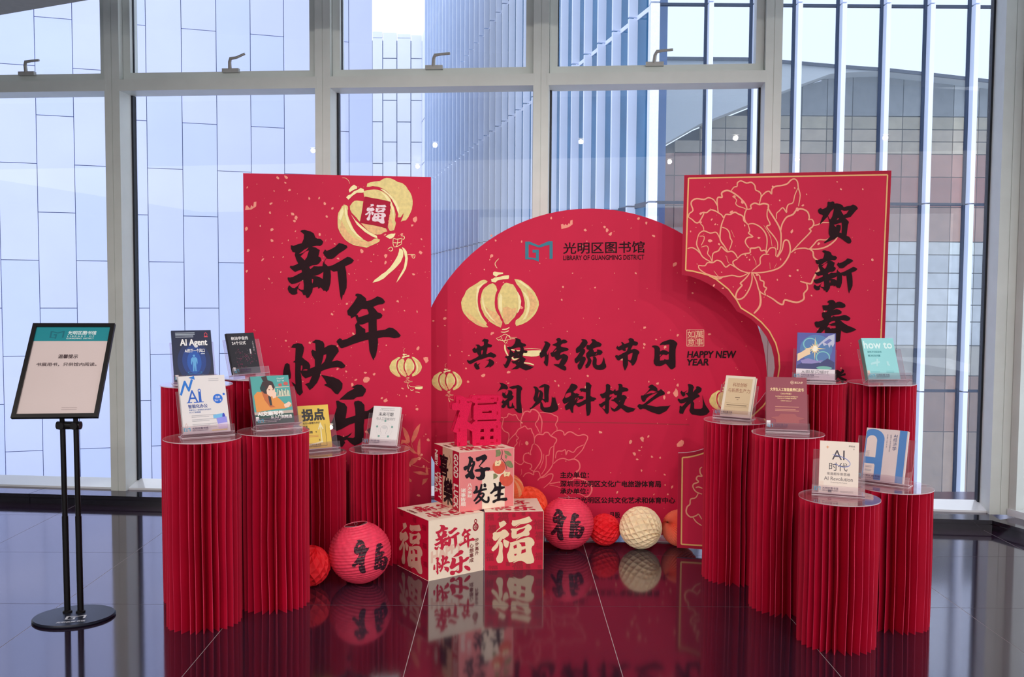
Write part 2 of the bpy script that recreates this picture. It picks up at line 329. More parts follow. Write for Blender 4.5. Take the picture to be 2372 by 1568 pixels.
'光':(1560,880,17.42,"""565,200 615,155 700,170 770,200 810,250 830,310 800,370 785,500 840,430 930,330 905,285 960,250 1020,260 1090,300 1135,330 1135,410 1100,480 1030,530 960,570 1020,590 1070,655 1000,700 900,745 840,800 780,850 840,930 830,1120 850,1165 950,1170 1100,1165 1170,1120 1190,980 1180,780 1165,580 1205,760 1240,880 1300,1020 1380,1140 1460,1260 1430,1310 1380,1350 1350,1390 1230,1430 1080,1440 930,1420 740,1385 680,1320 640,1220 680,1110 700,930 600,1020 500,1140 440,1240 385,1370 330,1355 255,1355 230,1290 250,1160 250,1060 285,1035 340,1075 400,1020 530,870 440,920 330,945 260,930 210,860 165,790 195,750 240,755 270,790 370,765 480,720 600,680 560,600 475,530 570,520 600,460 610,330 600,220
280,495 335,420 370,485 430,490 500,450 570,405 520,460 460,520 485,600 440,650 390,670 340,620 305,550"""),
'新':(650,520,8.711,"""400,135 430,110 490,105 540,125 610,140 670,180 700,260 740,285 810,290 860,345 840,400 800,430 720,425 630,445 710,465 790,515 760,640 810,670 820,720 780,780 730,810 640,820 575,855 600,900 640,870 670,840 760,845 845,840 855,775 890,720 925,670 880,620 855,570 880,530 895,500 930,530 1000,505 1100,450 1180,370 1240,385 1330,420 1350,460 1290,510 1180,580 1080,670 1030,695 960,695 925,680 885,740 885,780 960,845 1050,820 1190,745 1300,680 1350,650 1410,665 1480,720 1440,775 1370,810 1300,840 1325,960 1335,1150 1330,1280 1290,1380 1280,1420 1255,1415 1230,1530 1205,1450 1180,1260 1160,1070 1145,935 1070,950 1005,915 1015,1040 1005,1180 970,1310 925,1360 895,1325 870,1340 810,1265 760,1295 750,1255 650,1275 635,1360 570,1470 525,1480 500,1420 460,1425 430,1360 375,1325 345,1290 330,1340 340,1385 290,1415 230,1415 170,1370 140,1300 155,1250 175,1225 230,1275 280,1285 340,1240 400,1165 355,1250 360,1290 410,1315 465,1315 470,1220 455,1115 370,1160 290,1190 220,1200 170,1160 140,1100 145,1065 185,1070 250,1055 340,1010 435,960 420,910 350,930 290,955 230,910 185,860 200,830 240,835 300,815 355,785 320,720 285,610 300,565 240,550 210,490 205,415 260,430 340,400 430,375 465,290 475,200
570,455 480,500 370,590 400,590 450,570 530,510
575,515 500,540 400,640 485,720 530,660
630,1045 700,1030 790,1000 865,950 850,1100 780,1055 700,1040
630,1090 660,1100 655,1150 640,1195 630,1150"""),
'年':(770,670,9.224,"""490,135 500,95 550,90 610,105 680,160 715,190 725,250 800,235 880,200 960,150 1040,175 1090,210 1125,270 1080,315 980,325 870,375 920,430 965,490 1030,510 1070,550 1050,600 1000,630 945,640 945,760 950,885 1130,860 1210,815 1290,825 1380,890 1460,985 1430,1025 1320,1045 1220,1020 1080,1020 970,1045 975,1150 955,1290 930,1410 875,1515 830,1420 790,1310 780,1180 770,1075 690,1090 560,1130 440,1170 300,1225 200,1260 160,1240 120,1170 85,1120 110,1080 155,1045 200,1060 200,1090 320,1055 440,990 500,960 500,870 485,760 530,700 510,640 490,570 400,620 385,570 330,550 315,460 370,390 450,290 530,160
600,440 640,415 740,420 775,500 770,530 560,600 540,550 505,550
570,755 640,750 770,700 775,910 705,930 700,850 640,815"""),
'快':(650,780,6.03,"""145,150 175,105 240,88 300,100 328,150 320,210 300,285 340,320 390,355 415,400 410,445 480,415 478,320 440,260 428,205 445,178 490,200 485,90 440,75 490,40 540,45 590,65 610,100 612,155 660,125 710,110 770,120 805,165 812,205 770,260 715,345 790,330 850,345 905,400 890,430 845,442 800,420 720,430 640,450 565,480 545,560 510,640 450,710 405,745 370,690 340,660 400,640 440,545 390,565 345,580 300,540 275,480 290,560 300,720 312,775 270,822 230,790 190,700 150,625 208,665 203,540 205,360 170,352 203,330 210,155
640,240 600,255 590,310 568,390 610,350 635,290
285,395 305,400 305,440 290,475 280,470
345,448 380,455 370,470 300,470
60,385 90,365 125,385 130,450 145,530 140,580 100,600 60,600 30,560 40,470
565,530 640,545 740,565 820,600 865,650 860,720 800,805 760,790 700,720 610,675 620,660 645,655 610,590"""),
'乐':(680,920,8.471,"""900,45 960,-10 1060,-100 1200,-175 1140,-200 1250,-250 1340,-240 1420,-160 1415,-110 1360,-20 1240,-5 1180,40 1120,45
835,70 880,65 920,95 1000,120 1050,190 1040,300 1020,415 1120,390 1215,355 1210,220 1185,120 1200,80 1270,65 1330,85 1390,150 1395,270 1440,270 1500,240 1560,190 1620,170 1700,180 1720,240 1640,330 1560,390 1480,410 1390,430 1375,560 1380,740 1370,850 1310,900 1200,950 1110,890 1050,830 990,850 1015,890 960,970 870,975 790,930 760,880 755,780 820,735 900,745 980,780 1060,750 1150,690 1110,750 1060,790 1170,800 1200,780 1205,640 1200,500 1090,540 950,620 850,660 780,620 730,510 770,440 810,330 850,200
1440,640 1500,600 1620,640 1740,740 1780,860 1720,930 1600,860 1500,760"""),
'贺':(1880,455,13.07,"""195,425 215,375 290,345 310,385 370,370 450,330 480,270 485,175 520,150 560,170 640,145 685,165 695,215 760,205 860,225 940,270 975,325 1080,295 1180,280 1250,245 1330,270 1390,330 1400,375 1340,430 1230,560 1190,610 1100,640 1020,655 1120,750 1130,790 1100,870 1080,1050 1060,1190 1140,1220 1190,1290 1210,1360 1180,1415 1120,1425 1040,1380 940,1300 800,1215 700,1290 590,1330 480,1380 400,1415 380,1390 470,1310 560,1215 520,1120 520,1000 545,840 520,690 490,600 380,720 280,820 240,860 300,700 350,570 310,545 250,530 210,480
680,360 670,440 630,600 570,695 540,680 500,580 580,450
890,430 920,405 990,430 1080,425 1130,410 1060,520 970,560 930,500
760,715 800,640 840,680
740,840 915,785 920,950 910,1115 840,1090 880,990 885,880 810,850 750,870 740,935 710,900 670,850"""),
'春':(1880,690,13.07,"""470,125 520,75 590,60 660,65 710,110 730,150 790,120 850,110 930,140 1010,185 1030,240 1015,275 940,305 830,295 730,310 650,375 700,350 760,330 850,365 910,410 905,470 840,495 720,510 660,530 640,540 720,560 850,550 980,515 1050,525 1120,560 1180,610 1150,670 1080,700 960,670 860,665 970,760 1100,840 1270,905 1360,960 1300,990 1180,1040 1060,1060 980,1040 895,985 880,1130 860,1300 790,1335 700,1325 680,1100 405,1060 400,950 330,1020 250,1100 120,1150 150,1040 200,960 260,880 200,895 150,890 110,840 85,750 130,710 210,715 300,690 390,640 350,610 320,560 315,460 340,430 400,435 450,430 490,380 430,375 370,385 340,320 325,225 400,220 480,220 530,190 520,150
650,520 600,540 585,590 620,585 650,545
720,700 690,690 600,710 540,750 520,790 540,800 620,770 715,740
470,885 500,830 530,805 600,840 730,835 735,905 680,920 610,915 580,940 540,890"""),
}
GL['福']=(1120,1180,11.2,"""395,310 430,320 510,275 550,285 580,320 600,355 550,410 480,450 400,500 350,540 320,575 360,580 440,560 500,515 560,505 620,550 675,625 650,680 590,710 520,765 495,750 445,820 480,840 500,890 505,960 495,1070 505,1160 515,1240 505,1330 480,1370 430,1385 370,1380 340,1330 325,1270 350,1210 385,1150 400,1060 405,960 400,860 385,930 360,980 310,1030 250,1075 210,1060 200,1020 230,970 300,900 340,840 440,680 400,730 360,770 310,805 260,790 225,730 240,660 230,610 270,575 305,570 350,510 430,450 400,390
510,790 545,765 600,790 680,835 665,870 650,950 620,990 570,980 530,920 515,850
750,275 830,275 950,250 1090,210 1200,175 1230,200 1250,245 1295,280 1250,320 1160,350 1060,370 960,380 880,430 820,465 900,395 985,340 930,365 850,415 800,430 750,405 730,350 750,310
705,505 740,485 850,490 980,470 1090,430 1150,385 1200,380 1260,420 1280,480 1250,530 1200,570 1220,620 1210,670 1150,690 1060,690 980,720 900,770 850,805 880,760 955,690 880,740 820,750 770,750 735,710 730,620 740,550
875,560 960,510 1105,475 1080,530 1030,580 960,610 870,645
690,850 750,840 850,815 980,770 1100,735 1190,715 1280,740 1330,800 1355,860 1340,930 1295,955 1270,1020 1290,1130 1330,1250 1350,1320 1335,1390 1250,1420 1150,1420 1080,1370 1010,1335 930,1335 850,1370 765,1395 900,1305 830,1345 740,1370 670,1370 650,1310 620,1240 620,1160 660,1080 685,980 700,900
785,940 870,905 880,990 800,1020
930,865 1000,850 1100,850 1110,950 1010,965 985,900
1010,1050 1085,1035 1100,1010 1120,1050 1120,1115 995,1150
805,1160 875,1145 870,1185 825,1210""")
GL['灯']=(1255,1140,11.2,"""345,455 400,435 470,445 520,490 545,540 545,585 590,625 615,640 650,620 635,680 600,720 565,790 545,880 535,970 540,1060 555,1150 570,1220 540,1250 480,1255 430,1220 400,1150 395,1060 390,1010 350,1070 300,1110 250,1105 230,1060 250,1020 310,960 370,870 410,790 360,805 310,790 285,740 280,650 310,590 350,520 380,490
375,590 430,555 450,590 400,625 370,620
780,590 820,545 870,535 930,565 970,600 965,650 900,680 870,730 870,760 940,740 1010,750 1005,800 960,840 940,880 1010,860 1080,880 1110,930 1100,1000 1070,1070 1040,1140 990,1190 940,1205 880,1175 840,1170 770,1195 720,1185 700,1150 720,1060 725,960 740,850 735,770 760,700
915,930 1000,910 1005,975 950,965
840,990 880,975 860,1040 835,1040
935,1050 990,1020 970,1075 930,1090
830,1075 855,1060 850,1120 835,1120""")
GL['好']=(1010,1020,8.253,"""610,320 650,305 700,340 705,390 740,400 745,450 720,520 700,590 720,640 740,690 720,745 670,745 630,700 590,735 560,700 555,670 620,620 590,590 600,550 560,580 530,560 525,510 560,490 600,480 620,440 630,370
665,440 690,415 695,450 670,470
625,575 650,510 680,490 660,550 640,590
755,330 820,310 880,280 930,265 970,310 965,350 920,400 870,450 830,495 870,510 900,530 960,510 1020,520 1030,560 1000,580 950,575 930,600 935,680 910,740 850,765 800,755 765,720 755,690 790,700 830,690 850,640 840,600 790,600 750,600 730,570 770,550 820,540 850,530 820,510 810,490 850,440 880,390 860,370 810,400 770,400 755,370""")
GL['发']=(1010,1020,8.253,"""750,880 790,870 810,900 840,880 860,840 890,850 890,900 960,925 965,950 900,970 860,1000 850,1040 870,1060 860,1090 890,1120 960,1110 995,1070 1000,1150 970,1190 900,1195 860,1160 820,1190 780,1220 745,1205 750,1180 800,1150 830,1120 800,1110 750,1165 715,1150 740,1110 790,1040 800,1000 740,1040 705,1020 710,990 760,970 790,940 760,920
830,1020 845,1010 842,1045 822,1065
900,835 940,830 940,870 915,890 900,862""")
GL['生']=(1010,1020,8.253,"""1090,815 1130,820 1150,880 1190,880 1195,800 1220,785 1245,830 1240,880 1310,880 1310,915 1240,940 1230,1000 1290,1010 1290,1040 1230,1055 1225,1110 1290,1100 1350,1095 1365,1140 1330,1160 1240,1150 1160,1165 1110,1200 1075,1195 1075,1155 1160,1120 1165,1070 1115,1080 1110,1050 1165,1020 1170,960 1110,980 1050,1030 1020,1010 1080,950 1110,890""")
GL['架']=(1035,905,11.2,"""235,150 410,140 490,195 640,200 650,150 690,130 1400,125 1440,180 1430,270 1370,300 1365,350 1395,390 1400,720 1360,760 1410,820 1410,1360 1380,1400 690,1430 665,1400 660,1060 525,980 525,1400 510,1425 280,1450 260,1410 255,1090 205,1085 160,1050 340,510 150,500 130,460 140,330 240,305
520,265 640,262 650,275 690,310 735,315 730,370 695,405 690,740 740,770 725,795 670,830 650,875 530,785 645,350 640,320 520,300
800,310 1295,290 1295,350 800,368
920,520 1165,515 1165,575 920,580
795,755 1290,740 1290,780 795,795
870,990 965,990 965,1075 870,1075
1120,985 1215,980 1215,1065 1120,1065
870,1185 970,1183 970,1265 870,1268
1120,1170 1210,1168 1210,1250 1120,1253""")
PEONY_R=(1580,400,4.753,"""13:70,490 80,450 120,415 100,350 110,310 160,285 240,295 290,275 350,300 390,370
12:215,440 240,435 270,440 310,410 350,415 400,440 440,470 460,500
12:205,450 240,440 220,490 185,545 150,550 110,515 70,490
15:390,370 385,300 400,270 440,270 435,225 470,200 520,200 590,240 650,290 700,350 715,400
11:390,370 400,440 430,460 460,505
12:540,200 570,160 605,150 610,110 650,90 710,115 760,105 800,140 810,190 850,210 870,250 850,350
9:560,265 600,300 590,340 620,370 670,385 710,405
13:850,350 870,270 920,215 960,205 985,235 990,180 1030,150 1100,140 1160,120 1200,80 1240,70 1270,100 1280,170 1300,250 1280,370
11:1275,170 1240,250 1220,330 1170,350 1150,400 1150,440 1110,385 1070,420 1040,450 1040,510
15:710,405 760,395 755,360 800,335 850,350 900,340 950,355 950,400 1000,480 1060,580 1085,650 1090,720 1080,850 1040,930
12:710,405 690,450 690,520 720,570
12:940,400 935,450 940,500 970,570 930,590 960,640 1010,700 1050,770 1050,850
13:460,505 480,460 530,460 580,435 620,455 670,480 680,530 720,560
13:460,505 435,570 420,660 420,740 460,800 500,860
12:720,570 780,560 850,590 900,640 930,700 935,780 920,870
12:725,570 745,640 730,665 780,705 720,715 695,760 720,810 740,830
11:440,600 490,620 520,660 530,720 550,760 520,850
9:200,560 230,590 240,635
11:170,720 190,670 240,640 310,665 370,655 400,690 420,740
12:170,720 160,790 190,860 230,930 330,990
9:190,700 240,700 240,740 210,800
9:210,820 270,805 290,840 280,890 310,930 330,985
11:60,835 110,825 160,850 200,890
13:330,985 340,890 400,860 430,815 470,850 500,870 550,865 590,900 610,940
12:180,1020 250,1025 280,990 340,990 380,965 430,980 480,1040 530,1010 580,1040
12:180,1020 190,1060 260,1110 350,1140 430,1150 550,1130 640,1145 740,1100
12:610,950 560,980 580,1030 650,1080 740,1105
13:610,945 650,905 700,890 750,880 750,835 800,830 850,820 870,860 910,855 930,890
11:930,890 970,830 1030,835 1030,920
11:770,1080 830,1030 860,1000 860,940 900,900 960,900
14:1050,930 1100,850 1120,760 1150,740 1180,770 1190,870 1150,960 1080,1040 980,1080 860,1100 780,1100
15:1085,650 1100,570 1150,490 1220,460 1260,410 1320,400 1380,430 1400,490 1390,520
13:1390,520 1430,515 1450,560 1430,600 1400,620 1420,640 1380,690 1300,770 1200,880
11:1450,580 1500,570 1540,550 1620,550
12:1200,880 1260,840 1350,830 1400,840 1450,790 1500,740 1580,740 1620,720
14:1400,840 1500,840 1600,810 1680,750 1710,705
16:1400,840 1440,870 1450,930 1500,980 1510,1060 1480,1100 1440,1180 1420,1220 1370,1215 1300,1195
16:1370,1215 1380,1280 1340,1330 1340,1390 1280,1425 1210,1420 1130,1400 1110,1450 1060,1435 1000,1390 930,1350
13:780,1100 850,1130 860,1180 900,1200 900,1250 930,1270 910,1310 920,1350
12:770,1090 820,1200 850,1300 920,1350
18:850,1300 865,1400 850,1480 790,1550
14:765,1090 770,1180 740,1280 680,1370 620,1395 590,1370 610,1300 660,1240 640,1220 670,1190 710,1150 750,1095
12:350,1140 400,1170 450,1150
5:780,920 810,980 815,1020
5:490,915 500,970 520,1000
5:540,630 575,710
5:350,1080 380,1120 400,1140
5:965,990 970,1060
5:1040,1000 1015,1050
5:900,580 970,700 990,810""")
PEONY_C=(1155,930,6.533,"""12:360,100 365,190 335,300 340,400
12:35,240 70,250 60,330 50,390 90,450 150,480 155,550 130,640
13:70,250 130,230 150,185 210,205 260,200 290,260 330,300
16:365,215 390,160 440,145 475,160 500,120 560,130 610,180 650,270 655,350 640,480
12:610,190 600,270 555,340 590,410 620,480
12:620,170 690,165 800,185 840,210 890,230 890,290 860,350 885,400 880,440
13:130,640 180,560 260,480 300,420 360,390 400,370 440,415 490,410 510,470 530,500 540,560 540,630
11:260,480 270,520 300,550 270,590 280,630 240,680 240,720
15:540,620 550,540 600,495 670,500 700,470 750,470 790,520 870,560 870,610 840,660 830,800 820,950
15:790,520 850,460 920,435 980,460 995,510 1040,470 1100,460 1200,515 1290,500 1350,540 1310,640 1260,740 1140,860
14:860,860 870,790 900,750 960,750 1010,730 1020,810 1050,740 1130,770 1190,700 1290,655
12:540,635 510,660 500,710 480,760 490,810
13:545,640 600,680 650,780 640,890 590,980 520,1070
13:490,810 440,780 390,800 375,850 380,900 430,930 490,950 500,1000 470,1020 530,1055
11:240,900 300,945 350,950 380,910
12:840,670 790,700 770,750 760,810 720,820 720,900 710,1000 650,1100
15:820,950 780,1020 700,1110 620,1160 590,1195
16:830,940 900,880 980,860 1060,885 1140,870 1210,910 1230,990 1200,1050 1170,1055 1220,1090 1220,1120
13:370,1140 410,1090 470,1080 530,1110 530,1070 590,1055 620,1090 630,1140
13:620,1160 700,1140 760,1100 820,1100 810,1170 770,1230 680,1310
14:770,1245 850,1230 930,1215
7:770,1265 860,1280 950,1310
20:1130,1165 1200,1160 1300,1190 1390,1260 1410,1340 1370,1420 1310,1450
10:980,1390 1050,1430
10:1160,1390 1240,1400 1330,1450
12:1130,1160 1120,1190 1040,1200
8:685,790 670,900 620,1020
5:325,585 310,680
5:345,1020 350,1080 330,1120""")
PEONY_B=(1560,1030,6.03,"""20:400,310 370,340 375,400 400,440 340,440 320,480 350,520 280,550 275,600 320,660 400,690
18:310,600 350,590 405,610
20:350,670 310,740 240,760 230,830 190,870 180,950 240,1010 320,990 350,970 395,1040
16:270,1010 320,1080 395,1130""")
def glyph(ch, box=None):
    ox, oy, s, t = GL[ch]; sh = PL(t, ox, oy, s)
    return tobox(sh, box) if box else sh

# colours
white_metal = M('window_frame_paint', (220, 226, 221), .42, 0, .5, .04, 6)
dark_gasket = M('black_rubber_gasket', (14, 20, 32), .5)
metal_grey = M('brushed_handle_metal', (176, 176, 172), .4, .2)
glass = MG('window_glass', (.97, .98, 1.0), 1.5)
grout = M('pale_floor_joint', (214, 204, 206), .7)
def gloss_stone(name, rgb, ior, rough, nz, ns):
    m = M(name, rgb, .5, 0, 0, nz, ns); nt = m.node_tree
    b = nt.nodes['Principled BSDF']; out = [n for n in nt.nodes if n.type == 'OUTPUT_MATERIAL'][0]
    gl = nt.nodes.new('ShaderNodeBsdfGlossy'); gl.inputs['Roughness'].default_value = rough; gl.inputs[0].default_value = (.97, .93, .98, 1)
    fr = nt.nodes.new('ShaderNodeFresnel'); fr.inputs[0].default_value = ior
    mx = nt.nodes.new('ShaderNodeMixShader'); nt.links.new(fr.outputs[0], mx.inputs[0]); nt.links.new(b.outputs[0], mx.inputs[1]); nt.links.new(gl.outputs[0], mx.inputs[2])
    nt.links.new(mx.outputs[0], out.inputs[0]); return m
granite = gloss_stone('dark_granite_kerb', (30, 31, 40), 2.0, .09, .4, 90)
sill_m = M('daylit_white_sill', (240, 244, 250), .22, 0, .6, .02, 5, coat=1)  # rail whitened beyond the frame paint, its daylight put into the colour
stone = gloss_stone('polished_dark_floor_stone', (42, 29, 46), 2.6, .08, .5, 150)

# ============================================================ STRUCTURE
W0 = Vector((-3.267, 5.946, 0)); WU = Vector((.9954, -.0956, 0)).normalized(); WN = Vector((.0956, .9954, 0)).normalized()
TW = Matrix((WU, WN, Vector((0, 0, 1)))).transposed().to_4x4(); TW.translation = W0   # local x along the wall, y outward, z up
KC = 6.145                                         # kerb corner along the wall
K = TW @ Vector((KC, 0, 0))
SV = (onfloor(2372, 1250.7)-onfloor(2297.4, 1229.2)); SV.z = 0; SV.normalize()
SN = Vector((-SV.y, SV.x, 0))                         # outward of the side wall
TS = Matrix((SV, SN, Vector((0, 0, 1)))).transposed().to_4x4(); TS.translation = K
S = .7935
fl = root('floor', (0, 2.5, 0), kind='structure')
b = MB(); FP = [(-12, -9), (5.2, -9), (K+SN*.36+SV*9).xy[:], (K+SN*.36-WU*0+WN*.36).xy[:], (W0+WN*.36-WU*9).xy[:], (-12, 7.2)]
b.prism([(p[0], p[1]) for p in FP], Matrix(((1, 0, 0, 0), (0, 0, 1, 0), (0, 1, 0, -.06), (0, 0, 0, 1))), .0590); b.obj('floor_bed', grout, fl)
for i in range(-8, 8):
    for j in range(-6, 3):
        if (W0-Vector((-.366+(i+.5)*S, 4.03+j*S, 0))).dot(WN) < -.36 or (K-Vector((-.366+i*S, 4.03+(j+.5)*S, 0))).dot(SN) < -.36: continue
        x0 = -.366+i*S; y0 = 4.03+j*S
        b = MB(); g = .0014; b.box(x0+g, x0+S-g, y0+g, y0+S-g, -.0009, 0); b.obj('tile', stone, fl)
b = MB(); b.box(-12, 5, -9, 4.03-6*S, -.0009, 0); b.obj('far_floor', stone, fl)
# kerb (baseboard) under the glass, and its return on the right
bb = root('baseboard_back', TW @ Vector((3, 0, 0)), kind='structure')
for a0 in range(-6, 6):
    b = MB(); x0, x1 = a0*1.2-1.0+.002, (a0+1)*1.2-1.0-.002
    x1 = min(x1, KC+.36)
    b.box(x0, x1, .006, .36, 0, .033, TW); b.box(x0, x1, .014, .36, .033, .039, TW); b.box(x0, x1, 0, .36, .039, .0612, TW)
    b.obj('kerb_stone', granite, bb)
bb2 = root('baseboard_right', K, kind='structure')
for a0 in range(0, 5):
    b = MB(); x0, x1 = a0*1.2+.002, (a0+1)*1.2-.002
    b.box(x0, x1, .006, .36, 0, .033, TS); b.box(x0, x1, .014, .36, .033, .039, TS); b.box(x0, x1, 0, .36, .039, .0608, TS)
    b.obj('kerb_stone', granite, bb2)
# mullions
MU = [(-3.44, -3.34), (-2.07, -1.97), (-.70, -.60), (.67, .77), (2.05, 2.147), (3.421, 3.516), (4.815, 4.912), (6.19, 6.31)]
for k, (a, c) in enumerate(MU):
    b = MB(); m = (a+c)/2
    b.box(a, m-.002, .15, .33, .0612, 4.2, TW); b.box(m-.002, m+.002, .154, .33, .0612, 4.2, TW); b.box(m+.002, c, .15, .33, .0612, 4.2, TW)
    o = b.obj('trim_%d' % (k+1), white_metal, None, TW @ Vector((a, .15, 0))); o['kind'] = 'structure'
# windows
handle_u = {2: .13, 3: 1.494, 4: 2.80, 5: 4.16}
for k in range(len(MU)-1):
    a = MU[k][1]; c = MU[k+1][0]; w = root('window_%d' % (k+1), TW @ Vector(((a+c)/2, .3, .0612)), kind='structure')
    big = (k == 6)
    b = MB(); b.add([TW @ Vector(p) for p in ((a, .19, .0613), (c, .19, .0613), (c, .33, .0613), (a, .33, .0613), (a, .19, .074), (c, .19, .074), (c, .33, .108), (a, .33, .108))], BF); b.obj('bottom_rail', sill_m, w)
    b = MB()
    z1 = 4.1 if big else 2.645
    for (p, q) in ((a, a+.012), (c-.012, c)): b.box(p, q, .30, .345, .101, z1, TW)
    b.obj('gasket', dark_gasket, w)
    b = MB(); b.box(a+.012, c-.012, .325, .333, .101, z1, TW); b.obj('glass_pane', glass, w)
    if not big:
        b = MB(); b.box(a-.01, c+.01, .148, .33, 2.645, 2.716, TW); b.obj('transom', white_metal, w)
        b = MB(); s0, s1 = .20, .30
        b.box(a+.002, c-.002, s0, s1, 2.7165, 2.768, TW)
        b.box(a+.002, a+.05, s0, s1, 2.768, 4.1, TW); b.box(c-.05, c-.002, s0, s1, 2.768, 4.1, TW)
        b.obj('sash_frame', white_metal, w)
        b = MB(); b.box(a+.05, c-.05, .25, .258, 2.768, 4.1, TW); b.obj('glass_pane', glass, w)
        b = MB(); b.box(a+.05, a+.056, .235, .249, 2.768, 4.1, TW); b.box(a+.05, c-.05, .235, .249, 2.768, 2.772, TW); b.obj('gasket', dark_gasket, w)
        hu = handle_u.get(k, (a+c)/2)
        b = MB(); b.box(hu-.055, hu+.053, .172, .20, 2.757, 2.782, TW)
        b.tube([TW @ Vector(p) for p in ((hu-.005, .18, 2.778), (hu+.0, .165, 2.82), (hu+.01, .155, 2.838), (hu+.05, .15, 2.842), (hu+.105, .15, 2.846 if k != 3 else 2.865))], [.012, .011, .011, .0085, .008], 8)
        b.obj('handle', metal_grey, w, smooth=False)
# right return wall of glass
w = root('window_8', TS @ Vector((1, .3, .0608)), kind='structure')
b = MB(); b.box(-.06, 6, .19, .33, .061, .101, TS); b.obj('bottom_rail', sill_m, w)
for q in (-.06, 1.4, 2.8, 4.2):
    b = MB(); b.box(q, q+.05, .20, .33, .101, 4.1, TS); b.obj('post', white_metal, w)
b = MB(); b.box(0, 6, .30, .308, .101, 4.1, TS); b.obj('glass_pane', glass, w)
# ceilings and other walls
ceil_m = M('ceiling_paint', (226, 224, 220), .8); wall_m = M('painted_wall', (205, 203, 200), .8)
b = MB(); A0 = onfloor(0, 35, 3.0); B0 = onfloor(205, 0, 3.0); d = (B0-A0).normalized()
L0 = A0-d*7; L1 = A0+d*13
P = [(L0.x, L0.y), (L1.x, L1.y), (12, -9), (-12, -9), (-12, L0.y)]
b.prism([(x, y) for x, y in P], Matrix(((1, 0, 0, 0), (0, 0, 1, 0), (0, 1, 0, 3.0), (0, 0, 0, 1))), .25)
c = b.obj('ceiling', M('soffit_grey_paint', (172, 172, 168), .75), None, (0, 0, 3)); c['kind'] = 'structure'
b = MB(); b.box(-12, 12, -2, 7.2, 4.2, 4.3); c = b.obj('ceiling_upper', ceil_m, None, (0, 0, 4.2)); c['kind'] = 'structure'
b = MB(); b.box(-12, 12, -9.2, -9, 0, 4.3); o = b.obj('wall_front', wall_m, None, (0, -9, 0)); o['kind'] = 'structure'
b = MB(); b.box(-12.2, -12, -9.2, 7.2, 0, 4.3); o = b.obj('wall_left', wall_m, None, (-12, 0, 0)); o['kind'] = 'structure'
b = MB(); b.box(-9, -3.44, .15, .33, 0, 4.2, TW); o = b.obj('wall_back', wall_m, None, TW @ Vector((-3.5, .3, 0))); o['kind'] = 'structure'
b = MB(); b.box(6.5, 6.7, -9.2, -1.6, 0, 4.3); o = b.obj('wall_right', wall_m, None, (6.5, 0, 0)); o['kind'] = 'structure'
lamp = ME('warm_downlight', (255, 240, 220), 6)
for k, (x, y) in enumerate(LAMPS):
    r_ = root('ceiling_downlight', (x, y, 3.0), 'round recessed ceiling downlight, mirrored as a glint in the window glass', 'light', 'ceiling downlights')
    b = MB(); b.lathe([(.05, -.002), (.05, -.006), (.036, -.008), (.036, .0)], 20, Matrix.Translation((x, y, 3.0))); b.obj('rim', white_metal, r_)
    b = MB(); b.add([(x+.036*math.cos(t*math.pi/8), y+.036*math.sin(t*math.pi/8), 2.996) for t in range(16)], [tuple(range(16))[::-1]]); b.obj('lamp_disc', lamp, r_)

# ============================================================ OUTSIDE
gm = M('pale_paving', (190, 196, 205), .8)
b = MB(); b.box(-90, 90, 8, 140, -7.2, -7); o = b.obj('ground', gm, None, (0, 40, -7)); o['kind'] = 'structure'
panel_m = M('pale_lavender_metal_panel', (206, 212, 248), .35, 0, .5, .03, .6)
panel_m2 = M('pale_blue_metal_panel', (200, 209, 248), .35, 0, .5, .03, .5)
joint_m = M('slate_joint', (70, 90, 130), .8)
# left facade
an = math.radians(16.4); TA = Matrix.Translation((-13.37, 26.65, 0)) @ Matrix.Rotation(an, 4, 'Z')
ba = root('office_building', TA @ Vector((3, 0, -7)), 'large building clad in tall pale lavender metal panels, left behind the windows', 'building')
b = MB(); b.box(-9, 9.515, .05, 12, -7, 16, TA); b.obj('wall', joint_m, ba)
shared = {}
for k in range(-5, 10):
    u0 = k*.977+.009; u1 = (k+1)*.977-.009 if k < 9 else 9.515
    zoff = 8.96-(1.3685 if k % 2 else 0)
    for q in range(-6, 3):
        z0 = zoff+2.737*(q-1)+.009; z1 = zoff+2.737*q-.009
        z0 = max(z0, -7); 
        if z1 > 16 or z1 < -6.5: continue
        b = MB(); b.box(u0, u1, 0, .05, z0, z1, TA); b.obj('panel', panel_m if (k+q) % 3 else panel_m2, ba)
# middle far building
bm = root('office_building', atdepth(940, 668, 66)-Vector((0, 0, 8.4)), 'distant white panelled building under the open sky, between lavender wall and finned tower', 'building')
def X66(px): return (atdepth(px, 668, 66)).x
def top66(px): return atdepth(px, 72+(px-863)*.095, 66).z
pxs = [820, 863, 887, 919.5, 951.5, 977]
farp = M('far_white_panel', (232, 236, 248), .5, 0, .5, .02, .5)
b = MB(); b.box(X66(800), X66(977), 66.2, 76, -7, top66(900)-.5); b.obj('wall', M('far_joint', (150, 170, 215), .8), bm)
for k in range(5):
    x0, x1 = X66(pxs[k])+.03, X66(pxs[k+1])-.03; zb = atdepth(900, 88 if k % 2 else 135, 66).z
    tz = top66((pxs[k]+pxs[k+1])/2)
    for q in range(-9, 2):
        z1 = zb+2.9*q-.03; z0 = z1-2.84
        if q == 1: z0, z1 = zb+.03, tz
        if z1 <= z0: continue
        b = MB(); b.box(x0, x1, 66, 66.2, max(z0, -7), z1); b.obj('panel', farp, bm)
E0 = atdepth(977, 668, 66); E1 = atdepth(1042, 668, 52); ed = (E1-E0); ed.z = 0; EL = ed.length; ed.normalize()
TE = Matrix((ed, Vector((-ed.y, ed.x, 0)), Vector((0, 0, 1)))).transposed().to_4x4(); TE.translation = Vector((E0.x, E0.y, 0))
